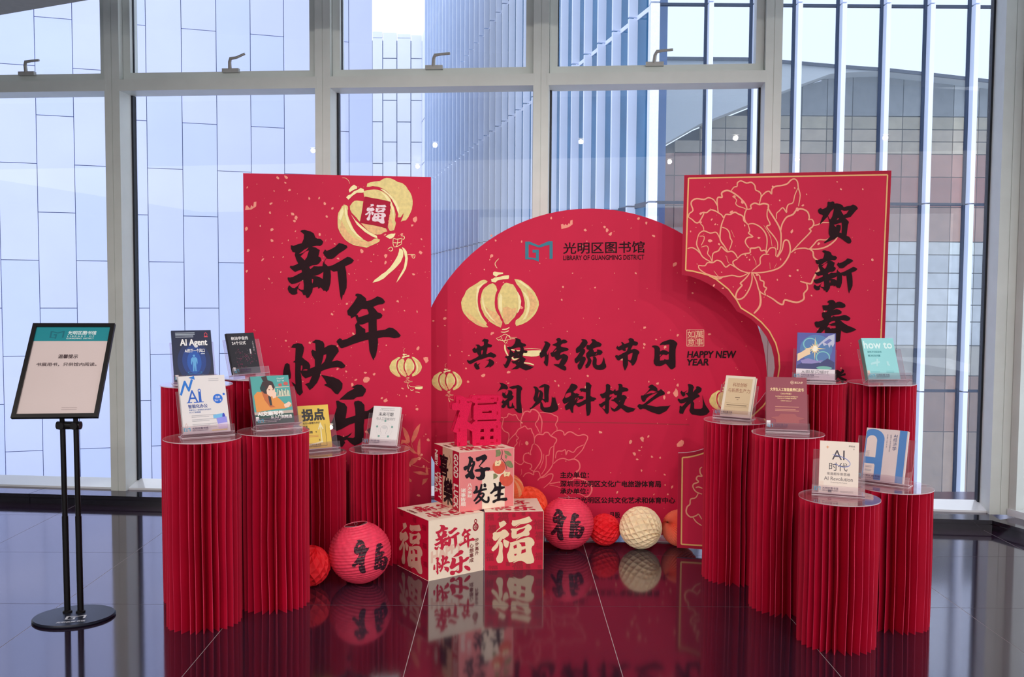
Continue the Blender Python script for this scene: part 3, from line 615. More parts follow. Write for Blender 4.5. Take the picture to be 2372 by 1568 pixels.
b = MB(); b.box(0, EL, .2, 6, -7, top66(977), TE); b.obj('side_wall', M('far_joint', (150, 170, 215), .8), bm)
nn = 8
for k in range(nn):
    for q in range(9):
        z1 = top66(977)-3.0*q-(1.5 if k % 2 else 0); z0 = z1-2.9
        if q == 0: z1 = top66(977)
        b = MB(); b.box(EL*k/nn+.0, EL*(k+1)/nn-.0, 0, .2, max(z0, -7), z1, TE); b.obj('panel', farp, bm)
# finned tower: receding face
fin_m = M('white_metal_fin', (226, 234, 254), .4, 0, .5, .03, 1)
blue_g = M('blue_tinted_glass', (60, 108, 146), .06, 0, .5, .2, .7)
blue_far = M('lightened_far_blue_glass', (140, 176, 216), .1, 0, .5, .1, .7)  # same glass in a lighter colour, brightens the far end of the face
band_m = M('dark_window_mullion', (30, 50, 78), .4)
C0 = Vector((3.09, 20.0, 0)); a2 = math.radians(12.7); ds = Vector((-math.sin(a2), math.cos(a2), 0)); dn = Vector((-math.cos(a2), -math.sin(a2), 0))
TF = Matrix((ds, dn, Vector((0, 0, 1)))).transposed().to_4x4(); TF.translation = C0
bt = root('glass_tower', C0+Vector((0, 0, -7)), 'glass tower with rows of white vertical fins, right behind the windows', 'building')
FLZ = [-7, -4.93, -.76, 3.26, 7.43, 11.6, 15.8, 20.0]
b = MB(); b.box(.25, 36, -.4, -.06, -7, 20, TF); b.obj('core', M('tower_core_blue', (70, 110, 150), .5), bt)
for k in range(0, 33):
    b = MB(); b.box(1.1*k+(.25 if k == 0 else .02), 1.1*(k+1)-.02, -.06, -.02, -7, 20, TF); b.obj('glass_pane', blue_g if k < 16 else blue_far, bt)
for k in range(1, 33):
    zs = FLZ if k < 22 else [-7, 3.26, 7.43, 20]
    for z0, z1 in zip(zs[:-1], zs[1:]):
        b = MB(); b.box(1.1*k-.05, 1.1*k+.03, -.02, .185, z0+.02, z1-.02, TF); b.obj('fin', fin_m, bt)
for z in FLZ[1:-1]:
    b = MB(); b.box(.25, 35, -.03, .0, z-.05, z+.05, TF); b.obj('floor_band', fin_m if z > 7 else band_m, bt)
# finned tower: face towards the hall
bt2 = root('glass_facade', Vector((8, 20, -7)), 'clear glass curtain wall with pale vertical fins, behind the right-hand windows', 'building')
cg = MG('curtain_wall_glass', (.80, .84, .92), 1.5, .0, 1.0, .02, (205, 225, 240), (.8, .9, 1))
XS = [3.18, 4.25, 5.21, 6.12, 7.05, 7.98, 8.91, 9.85, 10.8, 11.7, 12.7, 13.6]
b = MB()
for z0, z1 in zip(FLZ[:-1], FLZ[1:]): b.box(2.99, 3.18, 19.85, 20.2, z0+.02, z1-.02)
b.obj('corner_column', M('corner_white_column', (232, 238, 250), .4), bt2)
for i in range(len(XS)-1):
    x0, x1 = XS[i], XS[i+1]
    for z0, z1 in zip(FLZ[:-3], FLZ[1:-2]):
        b = MB(); b.box(x0+.02, x1-.02, 20, 20.02, z0+.03, z1-.03); b.obj('glass_pane', cg, bt2)
    for z0, z1 in zip(FLZ[:-3], FLZ[1:-2]):
        b = MB(); b.box(x1-.045, x1+.05, 19.78, 20.0, z0+.015, z1-.015); b.obj('fin', fin_m, bt2)
        b = MB(); b.box(x1-.10, x1-.045, 19.96, 20.03, z0, z1); b.obj('mullion', band_m, bt2)
for z in FLZ[1:-2]:
    b = MB(); b.box(3.18, 13.6, 19.98, 20.05, z-.03, z+.03); b.obj('floor_band', band_m, bt2)
# curtain wall's reflection of a hall, modelled as a solid building behind the glass
bh = root('reflected_hall', atdepth(1950, 668, 31)-Vector((0, 0, 8.4)), 'tan and brown clad hall with a curved roof, built behind the glass facade as its reflection', 'building')
def Z31(y): return atdepth(1950, y, 31).z
def X31(px): return atdepth(px, 668, 31).x
TH = Matrix.Translation((0, 31, 0))
arch = [(1500, 360), (1602, 300), (1741, 243), (1808, 216), (1893, 184), (1960, 179), (2021, 177), (2140, 189), (2324, 209), (2560, 240)]
topl = [(1500, 150), (1700, 150), (1808, 157), (1910, 165), (2020, 172), (2140, 184), (2324, 204), (2560, 234)]
b = MB(); b.prism([(X31(x), Z31(y)) for x, y in topl]+[(X31(x), Z31(y)) for x, y in reversed(arch)], Matrix.Translation((0, 30.2, 0)), 1.0)
b.obj('roof_canopy', M('pale_roof_canopy', (222, 220, 206), .6), bh)
b = MB(); b.prism([(X31(x), Z31(y)) for x, y in topl]+[(X31(x), Z31(y+7)) for x, y in reversed(topl)], Matrix.Translation((0, 30.1, 0)), .1)
b.obj('roof_edge', M('dark_roof_edge', (60, 66, 80), .5), bh)
rows = [(170, 270, (129, 134, 135)), (270, 300, (161, 153, 130)), (300, 328, (168, 156, 135)), (328, 357, (173, 161, 139)), (357, 410, (153, 111, 96)), (410, 480, (146, 96, 84)),
        (480, 560, (159, 125, 108)), (560, 590, (194, 197, 194)), (590, 632, (177, 184, 187)), (632, 668, (177, 184, 187)), (668, 706, (190, 196, 197)), (706, 745, (190, 196, 197)), (745, 800, (184, 190, 192)), (800, 870, (168, 163, 151)), (870, 1000, (144, 111, 92)), (1000, 1230, (154, 129, 108))]
def archy(px):
    for (xa, ya), (xb, yb) in zip(arch[:-1], arch[1:]):
        if xa <= px <= xb: return ya+(yb-ya)*(px-xa)/(xb-xa)
    return 240
for ri, (ya, yb, cc) in enumerate(rows):
    xx = 1500; j = 0
    while xx < 2560:
        x2 = xx+58; va = 1+.05*math.sin(j*2.3+ri)
        pale = (2180 < xx < 2245)
        mm = M('hall_cladding_%d_%s' % (ri, 'pale' if pale else 'abc'[j % 3]), tuple(min(255, c*w_*(va if not pale else 1.2)) for c, w_ in zip(cc, (1.12, 1.07, 1.0))), .6, 0, .4, .12, 3)
        P = [(xx+1, max(ya, archy(xx+1))), (x2-1, max(ya, archy(x2-1))), (x2-1, yb-2.2), (xx+1, yb-2.2)]
        if P[0][1] < yb-4 and P[1][1] < yb-4:
            b = MB(); b.prism([(X31(x), Z31(y)) for x, y in P], TH, .25); b.obj('cladding_panel', mm, bh)
        xx = x2; j += 1
b = MB(); b.box(X31(1500), X31(2560), 31.3, 36, -7, Z31(372)); b.obj('core', M('hall_core', (52, 42, 44), .8), bh)
b = MB(); b.prism([(X31(x), Z31(y+2)) for x, y in arch]+[(X31(2560), Z31(380)), (X31(1500), Z31(380))], Matrix.Translation((0, 31.3, 0)), 1); b.obj('gable', M('hall_core', (52, 42, 44), .8), bh)

# ============================================================ BACKDROP BOARDS
red_board = M('red_printed_board', (205, 30, 70), .62, 0, .22, .05, 3)
red_board2 = M('darker_red_printed_border', (176, 17, 54), .62, 0, .22, .05, 3)
foam = M('white_foam_edge', (225, 205, 212), .7)
ink_black = M('black_brown_ink', (46, 28, 33), .8, 0, .1, .04, 30)
ink_pale = M('pale_pink_ink', (245, 150, 130), .55)
ink_line = M('peach_line_ink', (240, 160, 128), .55)
ink_line2 = M('coral_line_ink', (238, 108, 112), .55)
ink_leaf = M('coral_leaf_ink', (222, 112, 92), .55, 0, .4, .25, 18)
gold = M('gold_ink', (230, 208, 132), .45, .0, .5, .10, 60)
gold_pale = M('pale_gold_ink', (248, 234, 172), .45, .0, .5, .05, 60)
gold_deep = M('amber_gold_ink', (234, 184, 124), .45, .0, .5, .14, 70)
gold_line = M('gold_border_ink', (236, 178, 110), .5)
teal = M('teal_logo_ink', (24, 116, 138), .5)
white_ink = M('white_ink', (244, 240, 240), .5)
pinkwhite = M('pinkish_white_ink', (240, 214, 222), .5)

class Board:
    def __init__(s, name, pl, pr, base_px, outline, thick, label, bottom=.028, mat=None, holes=(), lean=0):
        s.P = onfloor(*base_px); d = Vector((pr[0]-pl[0], pr[1]-pl[1], 0)).normalized()
        s.d = d; s.n = Vector((d.y, -d.x, 0))          # towards the viewer
        s.root = root(name, s.P, label, 'display board', kind='thing')
        o3 = [s.m(x, y, 0) for x, y in outline]
        T = Matrix((d, -s.n, Vector((0, 0, 1)))).transposed().to_4x4(); T.translation = s.P
        s.T = T; inv = T.inverted()
        loc = [((inv @ v).x, max((inv @ v).z, bottom)) for v in o3]
        b = MB(); b.prism(loc, T, thick, 0, 1); b.obj('panel', [mat or red_board, foam], s.root)
    def m(s, x, y, lift=0): return onplane(x, y, s.P+s.n*lift, s.n)
    def ink(s, name, sh, mat, lift=.001, label=None, parent=None): return ink(name, sh, s.m, mat, parent or s.root, lift, label=label)
    def feet(s, xs, w=.16, dep=.13):
        for x in xs:
            p = onplane(x, 1262, s.P, s.n); b = MB(); T = Matrix.Translation((p.x, p.y, 0))
            b.lathe([(w/2, 0), (w/2, .008), (.001, .012)], 20, T, sy=.9); b.box(-.02, .02, .005, .02, .01, .3, T @ Matrix.Rotation(math.atan2(s.d.y, s.d.x), 4, 'Z'))
            b.obj('foot', foam, s.root)

def specks(board, poly, n, seed, avoid=(), rmax=4.0, lift=.0006):
    rnd = random.Random(seed); x0 = min(p[0] for p in poly); x1 = max(p[0] for p in poly); y0 = min(p[1] for p in poly); y1 = max(p[1] for p in poly)
    sh = []
    while n > 0:
        x = rnd.uniform(x0, x1); y = rnd.uniform(y0, y1)
        if not inside((x, y), poly): continue
        r = 1.1+rmax*rnd.random()**4; k = rnd.choice((5, 6, 7)); a = rnd.random()*6
        e = rnd.uniform(.4, 1)
        pts = []
        for i in range(k):
            t = 2*math.pi*i/k; rr = r*rnd.uniform(.6, 1.15); px, py = rr*math.cos(t), e*rr*math.sin(t)
            pts.append((x+px*math.cos(a)-py*math.sin(a), y+px*math.sin(a)+py*math.cos(a)))
        sh += quad(*pts); n -= 1
    return sh
def blob(x, y, r, seed=0, e=.7):
    rnd = random.Random(int(x*7+y*13)+seed); a = rnd.random()*6; k = 8; pts = []
    for i in range(k):
        t = 2*math.pi*i/k; rr = r*rnd.uniform(.65, 1.2); px, py = rr*math.cos(t), e*rr*math.sin(t)
        pts.append((x+px*math.cos(a)-py*math.sin(a), y+px*math.sin(a)+py*math.cos(a)))
    return quad(*pts)
def shift(sh, f): return xform(sh, f)

# lantern drawing (pixels of the large one)
LO = (1060, 590, 5.6)
def lant(f, which):
    def Q(t): return xform(PL(t, *LO), f)
    def ST(t, tp=.4): return xform(strokes(t, *LO, tp), f)
    if which == 'body':
        return Q("""45,620 60,570 90,520 110,470 150,430 200,400 250,370 300,335 340,325 365,330 390,345 375,365 330,390 305,410 290,430 270,480 262,540 262,620 268,670 280,720 320,810 350,850 380,890 370,910 400,940 330,940 250,910 150,840 80,760 55,700""")+Q("""455,370 480,385 500,410 515,460 500,490 490,520 480,620 485,680 495,720 520,770 545,800 560,850 580,870 575,900 560,945 500,920 420,870 350,790 310,700 295,620 300,560 310,510 325,465 350,430 410,385""")+Q("""610,370 635,362 660,370 690,380 720,385 750,430 770,470 790,520 800,620 795,680 780,720 760,770 740,810 690,860 660,895 620,905 600,870 590,840 565,790 545,740 525,690 520,640 518,560 530,510 550,470 575,410""")+Q("""735,315 770,318 820,330 870,365 920,400 960,440 1000,490 1030,550 1050,600 1055,650 1040,700 1015,755 980,800 940,840 900,870 830,905 760,925 748,890 755,850 800,820 850,760 870,700 872,620 860,560 845,510 820,450 790,410 765,380""")
    if which == 'pale':
        return Q("""250,420 300,390 330,370 360,350 320,400 285,440 268,500 255,600 270,700 300,790 345,850 300,810 260,730 245,640 240,540""")+Q("""330,520 340,620 370,720 430,800 500,880 430,830 360,740 320,640 315,560""")+Q("""530,600 545,530 560,500 580,540 575,620 580,720 565,760 540,700""")+Q("""770,470 790,500 810,540 825,600 815,680 790,740 770,760 785,700 790,620 780,540""")+Q("""830,460 880,500 920,560 940,640 925,740 880,830 840,850 885,770 905,680 895,590 860,520""")+Q("""760,330 830,345 900,400 960,460 900,430 820,370""")+Q("""460,230 480,218 530,228 590,232 590,250 530,260 515,275 500,285 480,275 460,260""")+Q("""440,350 435,315 460,310 480,295 550,285 610,270 665,265 668,290 660,315 600,318 560,325 520,332 490,360""")
    if which == 'deep':
        return Q("""345,660 420,720 500,750 570,860 560,940 480,890 400,830 365,740""")+Q("""585,690 640,670 700,700 760,690 750,760 690,850 620,900 590,840""")+Q("""880,430 950,480 1000,550 1030,620 1020,700 960,780 900,830 930,720 940,620 920,520""")+Q("""90,720 150,760 230,830 300,880 390,935 330,935 250,905 160,840""")
    if which == 'line':
        return ST("""8:515,175 490,140 490,100 535,50
6:505,1085 560,1060 620,1030 690,1070 770,1070
6:520,1100 600,1115 700,1090 765,1090
6:560,1050 600,1130 650,1040 690,1100
6:600,1120 625,1150 650,1110
6:500,1080 530,1110 560,1090
6:860,1222 960,1215 1080,1228
12:560,1000 610,1005 665,985
14:575,968 630,965 672,942""", .5)
    if which == 'tail':
        return ST("""22:612,1165 620,1240 655,1310
14:650,1190 700,1230 780,1245 850,1245
24:700,1325 735,1358 800,1330
18:850,1400 930,1410 990,1430""", .5)+Q("""840,1250 960,1240 1080,1238 1075,1300 1020,1318 960,1322 850,1308""")
def draw_lantern(board, f, name, label=None):
    o = board.ink(name, lant(f, 'body'), gold, .0014, label)
    board.ink('shading', lant(f, 'deep'), gold_deep, .0021, parent=o)
    board.ink('highlight', lant(f, 'pale'), gold_pale, .0028, parent=o)
    board.ink('cord', lant(f, 'line')+lant(f, 'tail'), gold_pale, .0014, parent=o)

# ---- left board
pA = atdepth(563, 1180, 4.86); pB = atdepth(999, 1180, 4.965)
LBd = Board('backdrop_board', (pA.x, pA.y), (pB.x, pB.y), onfloor_px(pB), [(563, 401), (998.5, 410), (999, 1279), (572, 1295)], .02,
            'tall rectangular red board with four large black characters and gold lanterns')
def outl(b_, pts, r=0): return pts
LBd.ink('confetti', specks(LBd, [(570, 410), (995, 415), (995, 1150), (575, 1150)], 230, 3)+sum((blob(550+x/3.409, 390+y/3.409, r/3.409) for x, y, r in
   [(77, 150, 10), (320, 75, 15), (382, 68, 17), (378, 115, 10), (410, 170, 14), (290, 178, 7), (645, 235, 11), (690, 277, 14), (750, 317, 12), (258, 350, 12), (435, 360, 16), (463, 390, 17), (70, 475, 19),
    (272, 570, 16), (402, 566, 8), (75, 810, 12), (343, 818, 8), (285, 700, 6), (982, 655, 18), (1172, 690, 18), (1168, 745, 15), (1400, 402, 28), (1380, 450, 13), (1453, 558, 10), (1445, 665, 17), (1380, 690, 14), (570, 1378, 11), (748, 1152, 13), (915, 1305, 13), (1155, 1115, 11), (1265, 1050, 12), (1425, 1420, 16), (1490, 1510, 26)]), [])
   +sum((blob(640+x/4.238, 770+y/4.238, r/4.238) for x, y, r in [(880, 465, 45), (780, 465, 14), (745, 515, 20), (875, 395, 14), (1075, 670, 25), (1035, 645, 15), (1240, 550, 13), (1490, 1055, 20), (1470, 265, 30), (600, 360, 12), (685, 383, 13), (330, 100, 12), (95, 82, 12), (1425, 1200, 18), (1310, 1305, 16), (890, 980, 22)]), [])
   +PL('65,300 75,290 100,318 108,290 125,305 130,265 150,262 148,300 110,325 60,330', 550, 390, 3.409), ink_pale, .0006)['kind'] = 'stuff'
for ch in '新年快乐': LBd.ink('character', glyph(ch), ink_black, .0034)
# tilted lantern with the square
LA = (770, 400, 5.81)
def QA(t): return PL(t, *LA)
lo = LBd.ink('lantern_print', QA("""460,190 470,145 510,130 560,120 640,110 690,80 730,70 780,75 830,95 880,125 940,140 990,180 1020,230 1050,270 1070,320 1080,380 1080,420 1070,490 1050,540 1020,600 990,640 950,645 920,660 950,590 960,540 920,600 880,600 890,540 880,470 860,420 830,370 800,330 765,280 720,240 670,210 620,190 580,185 540,180 500,190""")
   +QA('415,255 440,242 470,235 560,225 610,230 660,245 705,270 740,300 770,335 790,370 780,390 700,370 600,350 430,325')
   +QA('790,400 815,440 830,470 842,520 850,560 845,600 840,640 855,680 845,720 830,770 790,785 770,780 745,730 765,640 780,520')
   +QA('270,400 300,378 330,375 375,380 415,385 400,500 370,660 345,635 320,600 290,570 260,540 240,500 235,450')
   +QA('165,430 195,440 210,460 205,500 205,560 225,620 250,680 300,790 350,850 400,890 480,930 530,915 560,890 600,885 640,900 630,930 570,960 510,985 460,1010 400,995 330,985 280,970 220,940 170,900 130,850 100,800 75,740 70,680 70,600 80,540 110,490 130,450'), gold, .0014, 'gold ink lantern with a red square')
LBd.ink('shading', QA('385,680 500,700 620,720 720,750 740,790 700,800 650,830 600,835 540,820 490,790 450,750')+QA('120,640 150,700 200,790 280,870 380,910 480,935 600,900 630,910 500,985 380,990 250,950 150,870 100,780')+QA('640,900 700,900')[:0]+QA('770,560 800,640 820,760 790,780 745,730 760,640'), gold_deep, .0021, parent=lo)
LBd.ink('highlight', QA('170,440 195,520 215,620 260,720 330,820 420,900 340,860 250,770 190,650 165,540')+QA('250,560 310,640 400,720 500,800 600,850 605,885 540,860 440,800 330,700')+QA('640,215 740,290 800,360 850,450 890,560 900,480 850,380 770,290 700,230')+QA('640,245 740,310 800,400 830,500 820,620 805,500 760,400 700,310')
   +QA('185,330 210,305 250,290 290,250 340,230 380,205 420,220 430,260 400,270 330,270 270,310 215,365')+QA('220,230 250,190 290,160 335,190 325,220 310,220 270,240 230,265')+QA('110,500 140,470 155,520 130,600 115,640 85,620'), gold_pale, .0028, parent=lo)
LBd.ink('red_square', QA('440,320 785,390 732,748 370,665'), red_board2, .0032, parent=lo)
f4 = glyph('福'); x0, y0, x1, y1 = bbox(f4)
qa = [(770+px/5.81, 400+py/5.81) for px, py in ((475, 385), (745, 440), (700, 690), (425, 640))]
def q4(u, v): return tuple((qa[0][j]*(1-u)+qa[1][j]*u)*(1-v)+(qa[3][j]*(1-u)+qa[2][j]*u)*v for j in (0, 1))
LBd.ink('character', xform(f4, lambda x, y: q4((x-x0)/(x1-x0), (y-y0)/(y1-y0))), pinkwhite, .0038, parent=lo)
LBd.ink('tassel', QA('900,1020 930,1025 950,1050 955,1090 950,1130 920,1200 880,1250 820,1310 760,1360 690,1425 620,1460 540,1480 570,1440 600,1420 660,1370 720,1330 780,1270 830,1200 860,1150 880,1110 895,1060')+QA('935,1000 970,1020 1000,1060 1015,1150 1005,1230 990,1290 960,1345 930,1390 895,1440 860,1480 880,1430 900,1390 935,1330 960,1280 975,1200 980,1150 965,1080')
   +QA('715,860 750,835 790,820 850,820 835,850 830,860 800,885 770,890')+strokes("""8:820,880 870,895 940,880
8:820,940 880,945 930,930
8:830,1000 880,990 930,960
8:820,880 815,950 830,1000
8:880,885 875,950 860,1000
8:940,880 930,920 930,960
10:745,1030 790,1000 810,1030 790,1055 760,1045
10:920,850 960,855 970,880 945,905
8:1010,1100 1060,1100 1110,1105 1100,1150 1070,1140
5:130,68 180,75 220,110 230,150""", *LA, .5), gold_pale, .0016, parent=lo)
draw_lantern(LBd, lambda x, y: (902+(x-1068)*.417, 827+(y-648)*.42), 'lantern_print')
BB = (640, 770, 4.238)
LBd.ink('bamboo_leaves', PL('1238,925 1265,945 1290,980 1308,1030 1312,1075 1300,1085 1275,1060 1255,1010', *BB)+PL('1415,893 1380,925 1350,970 1325,1050 1330,1085 1355,1060 1380,1020 1400,960', *BB)+PL('1412,1038 1395,1070 1385,1120 1385,1180 1400,1218 1415,1180 1415,1110', *BB)
   +PL('1300,1118 1350,1150 1372,1190 1345,1185 1315,1160', *BB)+PL('1298,1292 1330,1240 1370,1230 1405,1232 1370,1275 1330,1302', *BB)+PL('1340,1368 1420,1362 1500,1390 1470,1402 1400,1395', *BB)+PL('1475,1308 1490,1350 1492,1400 1478,1395 1465,1360', *BB)+PL('1300,1425 1330,1450 1325,1470 1300,1460', *BB)
   +PL('1440,1440 1490,1430 1470,1470 1430,1500', *BB)+PL('1230,1052 1290,1060 1300,1090 1250,1085 1220,1100', *BB)
   +strokes("""6:1250,1075 1300,1110 1350,1160 1420,1220 1505,1280
5:1300,1290 1400,1320 1510,1335
5:1325,1085 1350,1160
5:1400,1218 1420,1230""", *BB, .8), ink_leaf, .0008)['kind'] = 'stuff'

# ---- round board
circ = []
for k in range(97):
    t = math.radians(100+ (k/96)*340)   # leaves the flat bottom
    circ.append((1368+409*math.cos(t), 884+401*math.sin(t)))
pC = onfloor(1100, 1244.5); pD = onfloor(1640, 1249)
cb = [(x, y) for x, y in circ]
CBd = Board('backdrop_board', (pC.x, pC.y), (pD.x, pD.y), (1370, 1247), cb, .02, 'big round red board printed with the library name, gold lanterns and a peony', bottom=.024)
CBd.feet((1350, 1540))
rndp = [(x*1.0, y) for x, y in circ]
inner = [(1368+(x-1368)*.97, 884+(y-884)*.97) for x, y in circ if y < 1235]
CBd.ink('confetti', specks(CBd, inner, 210, 11)+sum((blob(980+x/3.824, 470+y/3.824, r/3.824) for x, y, r in
   [(1135, 133, 12), (1437, 240, 15), (1630, 240, 20), (1660, 275, 20), (1910, 137, 14), (1977, 177, 14), (2043, 293, 16), (2230, 545, 24), (605, 290, 12), (643, 333, 11), (873, 343, 12), (562, 413, 8), (605, 470, 20), (1240, 745, 12), (1523, 750, 9), (610, 1155, 18), (757, 1500, 20), (530, 1530, 22), (2145, 1275, 15), (1962, 1105, 15), (2065, 1210, 10), (1955, 1283, 10), (190, 1025, 17), (90, 1045, 12)]), [])
   +sum((blob(980+x/3.824, 740+y/3.824, r/3.824) for x, y, r in [(1170, 545, 13), (2255, 580, 15), (2240, 650, 36), (2175, 645, 18), (2135, 690, 18), (2000, 550, 10), (2080, 568, 12), (1568, 997, 18), (1940, 1060, 24), (1995, 1037, 14), (1838, 1085, 22), (1915, 1160, 12), (1870, 1190, 18), (1897, 1240, 14), (2025, 1215, 12), (2100, 1225, 12), (1935, 1337, 12), (2280, 1100, 38), (2140, 1375, 12), (1210, 1440, 9), (1720, 1530, 14)]), [])
   +PL('1222,190 1240,185 1250,200 1262,185 1275,200 1290,180 1300,188 1305,155 1325,150 1325,190 1290,215 1225,232', 980, 470, 3.824), ink_pale, .0006)['kind'] = 'stuff'
seam = M('board_seam_shadow_line', (172, 22, 50), .6)
CBd.ink('seam', strokes("""10:75,907 400,905 900,905 1300,910 1700,915 2100,925 2360,932""", 980, 740, 3.824, .95), seam, .0005)
for ch in '共度传统节日阅见科技之光': CBd.ink('character', glyph(ch), ink_black, .0036)
draw_lantern(CBd, lambda x, y: (x, y), 'lantern_print')
draw_lantern(CBd, lambda x, y: (1000+(x-1068)*.39, 861+(y-648)*.40), 'lantern_print')
draw_lantern(CBd, lambda x, y: (1643+(x-1068)*.42, 904+(y-648)*.42), 'lantern_print')
CBd.ink('peony_drawing', strokes(PEONY_C[3], *PEONY_C[:3], .6, 1.25), ink_line2, .001)
def logo_poly(box, sh=0):
    s = PL('905,343 940,341 1025,375 1115,338 1148,338 1148,495 1120,497 1120,370 1080,380 1045,392 1025,395 950,368 935,368 935,482 1000,488 1000,440 970,440 970,415 1025,415 1025,520 975,500 905,500')
    return tobox(s, box)
CBd.ink('logo', logo_poly((1216.6, 558.5, 1280.2, 606)), teal, .0016)
CBd.ink('lettering', text('光明区图书馆', .012, quadm=((1305, 562), (1493, 558.5), (1493, 585), (1305, 588)))+text('LIBRARY OF GUANGMING DISTRICT', .012, quadm=((1305, 592), (1492, 590), (1492, 601), (1305, 602.5))), ink_black, .0016)
CBd.ink('lettering', text('HAPPY NEW', .03, quadm=((1592, 814), (1705, 813), (1705, 829), (1592, 828)), shear=.15)+text('YEAR', .03, quadm=((1592, 832), (1641, 831), (1641, 846), (1592, 846)), shear=.15), ink_black, .0016)
sealm = M('cream_seal_ink', (250, 208, 170), .5)
CBd.ink('seal', text('如', 0, (1593, 766, 1609, 782))+text('萬', 0, (1612, 766, 1629, 782))+text('意', 0, (1593, 784, 1609, 800))+text('事', 0, (1612, 784, 1629, 800))
   +stroke([(1591, 764), (1630.5, 764)], 1.2, .9, 1)+stroke([(1591, 801.5), (1630.5, 801.5)], 1.2, .9, 1)+stroke([(1591, 764), (1591, 801.5)], 1.2, .9, 1)+stroke([(1630.5, 764), (1630.5, 801.5)], 1.2, .9, 1)+stroke([(1610.5, 766), (1610.5, 800)], .8, .9, 1)+stroke([(1593, 783), (1629, 783)], .8, .9, 1), sealm, .0016)
B_ = .022
def row(s, x0, y0, x1, y1, dy=0): return text(s, B_, quadm=((x0, y0), (x1, y0+dy), (x1, y1+dy), (x0, y1)))
CBd.ink('lettering', row('主办单位：', 1298, 1093, 1364, 1107)+row('深圳市光明区文化广电旅游体育局', 1298, 1113, 1531, 1127.5, 1)+row('承办单位：', 1298, 1131, 1363, 1144)
   +row('深圳市光明区公共文化艺术和体育中心', 1298, 1151, 1564, 1165, 1)+row('协办单位：', 1298, 1170, 1362, 1183)+row('月股', 1412, 1186, 1436, 1199), ink_black, .0016)

# ---- right board with the scalloped opening
pE = onfloor(1571, 1280.5); pF = pE + Vector((math.cos(math.radians(-12.2)), math.sin(math.radians(-12.2)), 0))
cut_u = [(1579, 636), (1600, 640), (1622, 648), (1642, 658), (1662, 671), (1680, 686), (1696, 705), (1707, 721), (1722, 728), (1742, 741), (1760, 758), (1775, 779), (1787, 803), (1793, 828), (1795, 852),
         (1791, 875), (1784, 893), (1774, 909), (1760, 928), (1744, 946), (1728, 962), (1712, 975), (1700, 984), (1688, 1001), (1672, 1018), (1655, 1030), (1637, 1038), (1610, 1046), (1590, 1049), (1571, 1049.5)]
RBd = Board('backdrop_board', (pE.x, pE.y), (pF.x, pF.y), (1571, 1280.5), [(1585, 405.5), (2065, 395), (2058, 560), (2046, 880), (2032, 1240), (2028, 1310), (1568, 1268.5)]+cut_u[::-1], .022,
            'red board with a scalloped cut-out, gold border, peony line drawing and black calligraphy', bottom=.028, mat=red_board)
RBd.feet((1720, 1960))
gl_in = [(1594.8, 412.7), (2056, 404.8), (2049, 565), (2037, 880), (2023, 1240), (2021, 1288), (1578.2, 1260.5), (1580.7, 1059.9), (1593, 1059), (1610, 1055.7), (1627, 1050.7), (1646, 1043), (1664, 1036), (1683, 1023), (1698, 1006), (1710, 992), (1722, 983), (1749, 958), (1768, 940), (1782, 920), (1793, 899), (1801.8, 875), (1805.8, 850), (1804, 822), (1797, 795), (1782, 767), (1763.5, 746), (1745, 731), (1716.4, 713.3), (1706, 694), (1687.6, 670), (1659, 647), (1640, 637), (1622, 632), (1605, 628), (1588.3, 625.8)]
segs = []
for a, c in zip(gl_in, gl_in[1:]+gl_in[:1]): segs += stroke([a, c], 3.2, 1.0, 1)
RBd.ink('gold_border', segs, gold_line, .0012)
# darker margin outside the border line
outer = [(1585, 405.5), (2065, 395), (2058, 560), (2046, 880), (2032, 1240), (2028, 1306), (1568, 1268.5), (1571, 1049.5)]
def margin(a, b, c, d): return quad(a, b, c, d)
mg = margin((1585.5, 406), (2064.5, 395.5), (2056, 404.8), (1594.8, 412.7))+margin((2064.5, 395.5), (2057.5, 560), (2049, 565), (2056, 404.8))+margin((2057.5, 560), (2045.5, 880), (2037, 880), (2049, 565))+margin((2045.5, 880), (2028, 1300), (2021, 1288), (2037, 880))
mg += margin((1585.5, 406), (1594.8, 412.7), (1588.3, 625.8), (1579.5, 636))+margin((1571.4, 1050), (1580.7, 1059.9), (1578.2, 1260.5), (1568.5, 1268))+margin((1568.5, 1268), (1578.2, 1260.5), (2021, 1288), (2027.5, 1303))
mm_ = [(1588.3, 625.8), (1605, 628), (1622, 632), (1640, 637), (1659, 647), (1674, 658), (1687.6, 670), (1706, 694), (1716.4, 713.3), (1730, 721), (1745, 731), (1763.5, 746), (1782, 767), (1797, 795), (1804, 822), (1805.8, 850), (1801.8, 875), (1793, 899), (1782, 920), (1768, 940), (1749, 958), (1735, 972), (1722, 983), (1710, 992), (1698, 1006), (1683, 1023), (1664, 1036), (1646, 1043), (1627, 1050.7), (1580.7, 1059.9)]
for i in range(len(mm_)-1):
    mg += margin(cut_u[i], cut_u[i+1], mm_[i+1], mm_[i])
RBd.ink('margin', mg, red_board2, .0005)
RBd.ink('peony_drawing', strokes(PEONY_R[3], *PEONY_R[:3], .6, 1.25)+strokes(PEONY_B[3], *PEONY_B[:3], .6), ink_line, .0016)
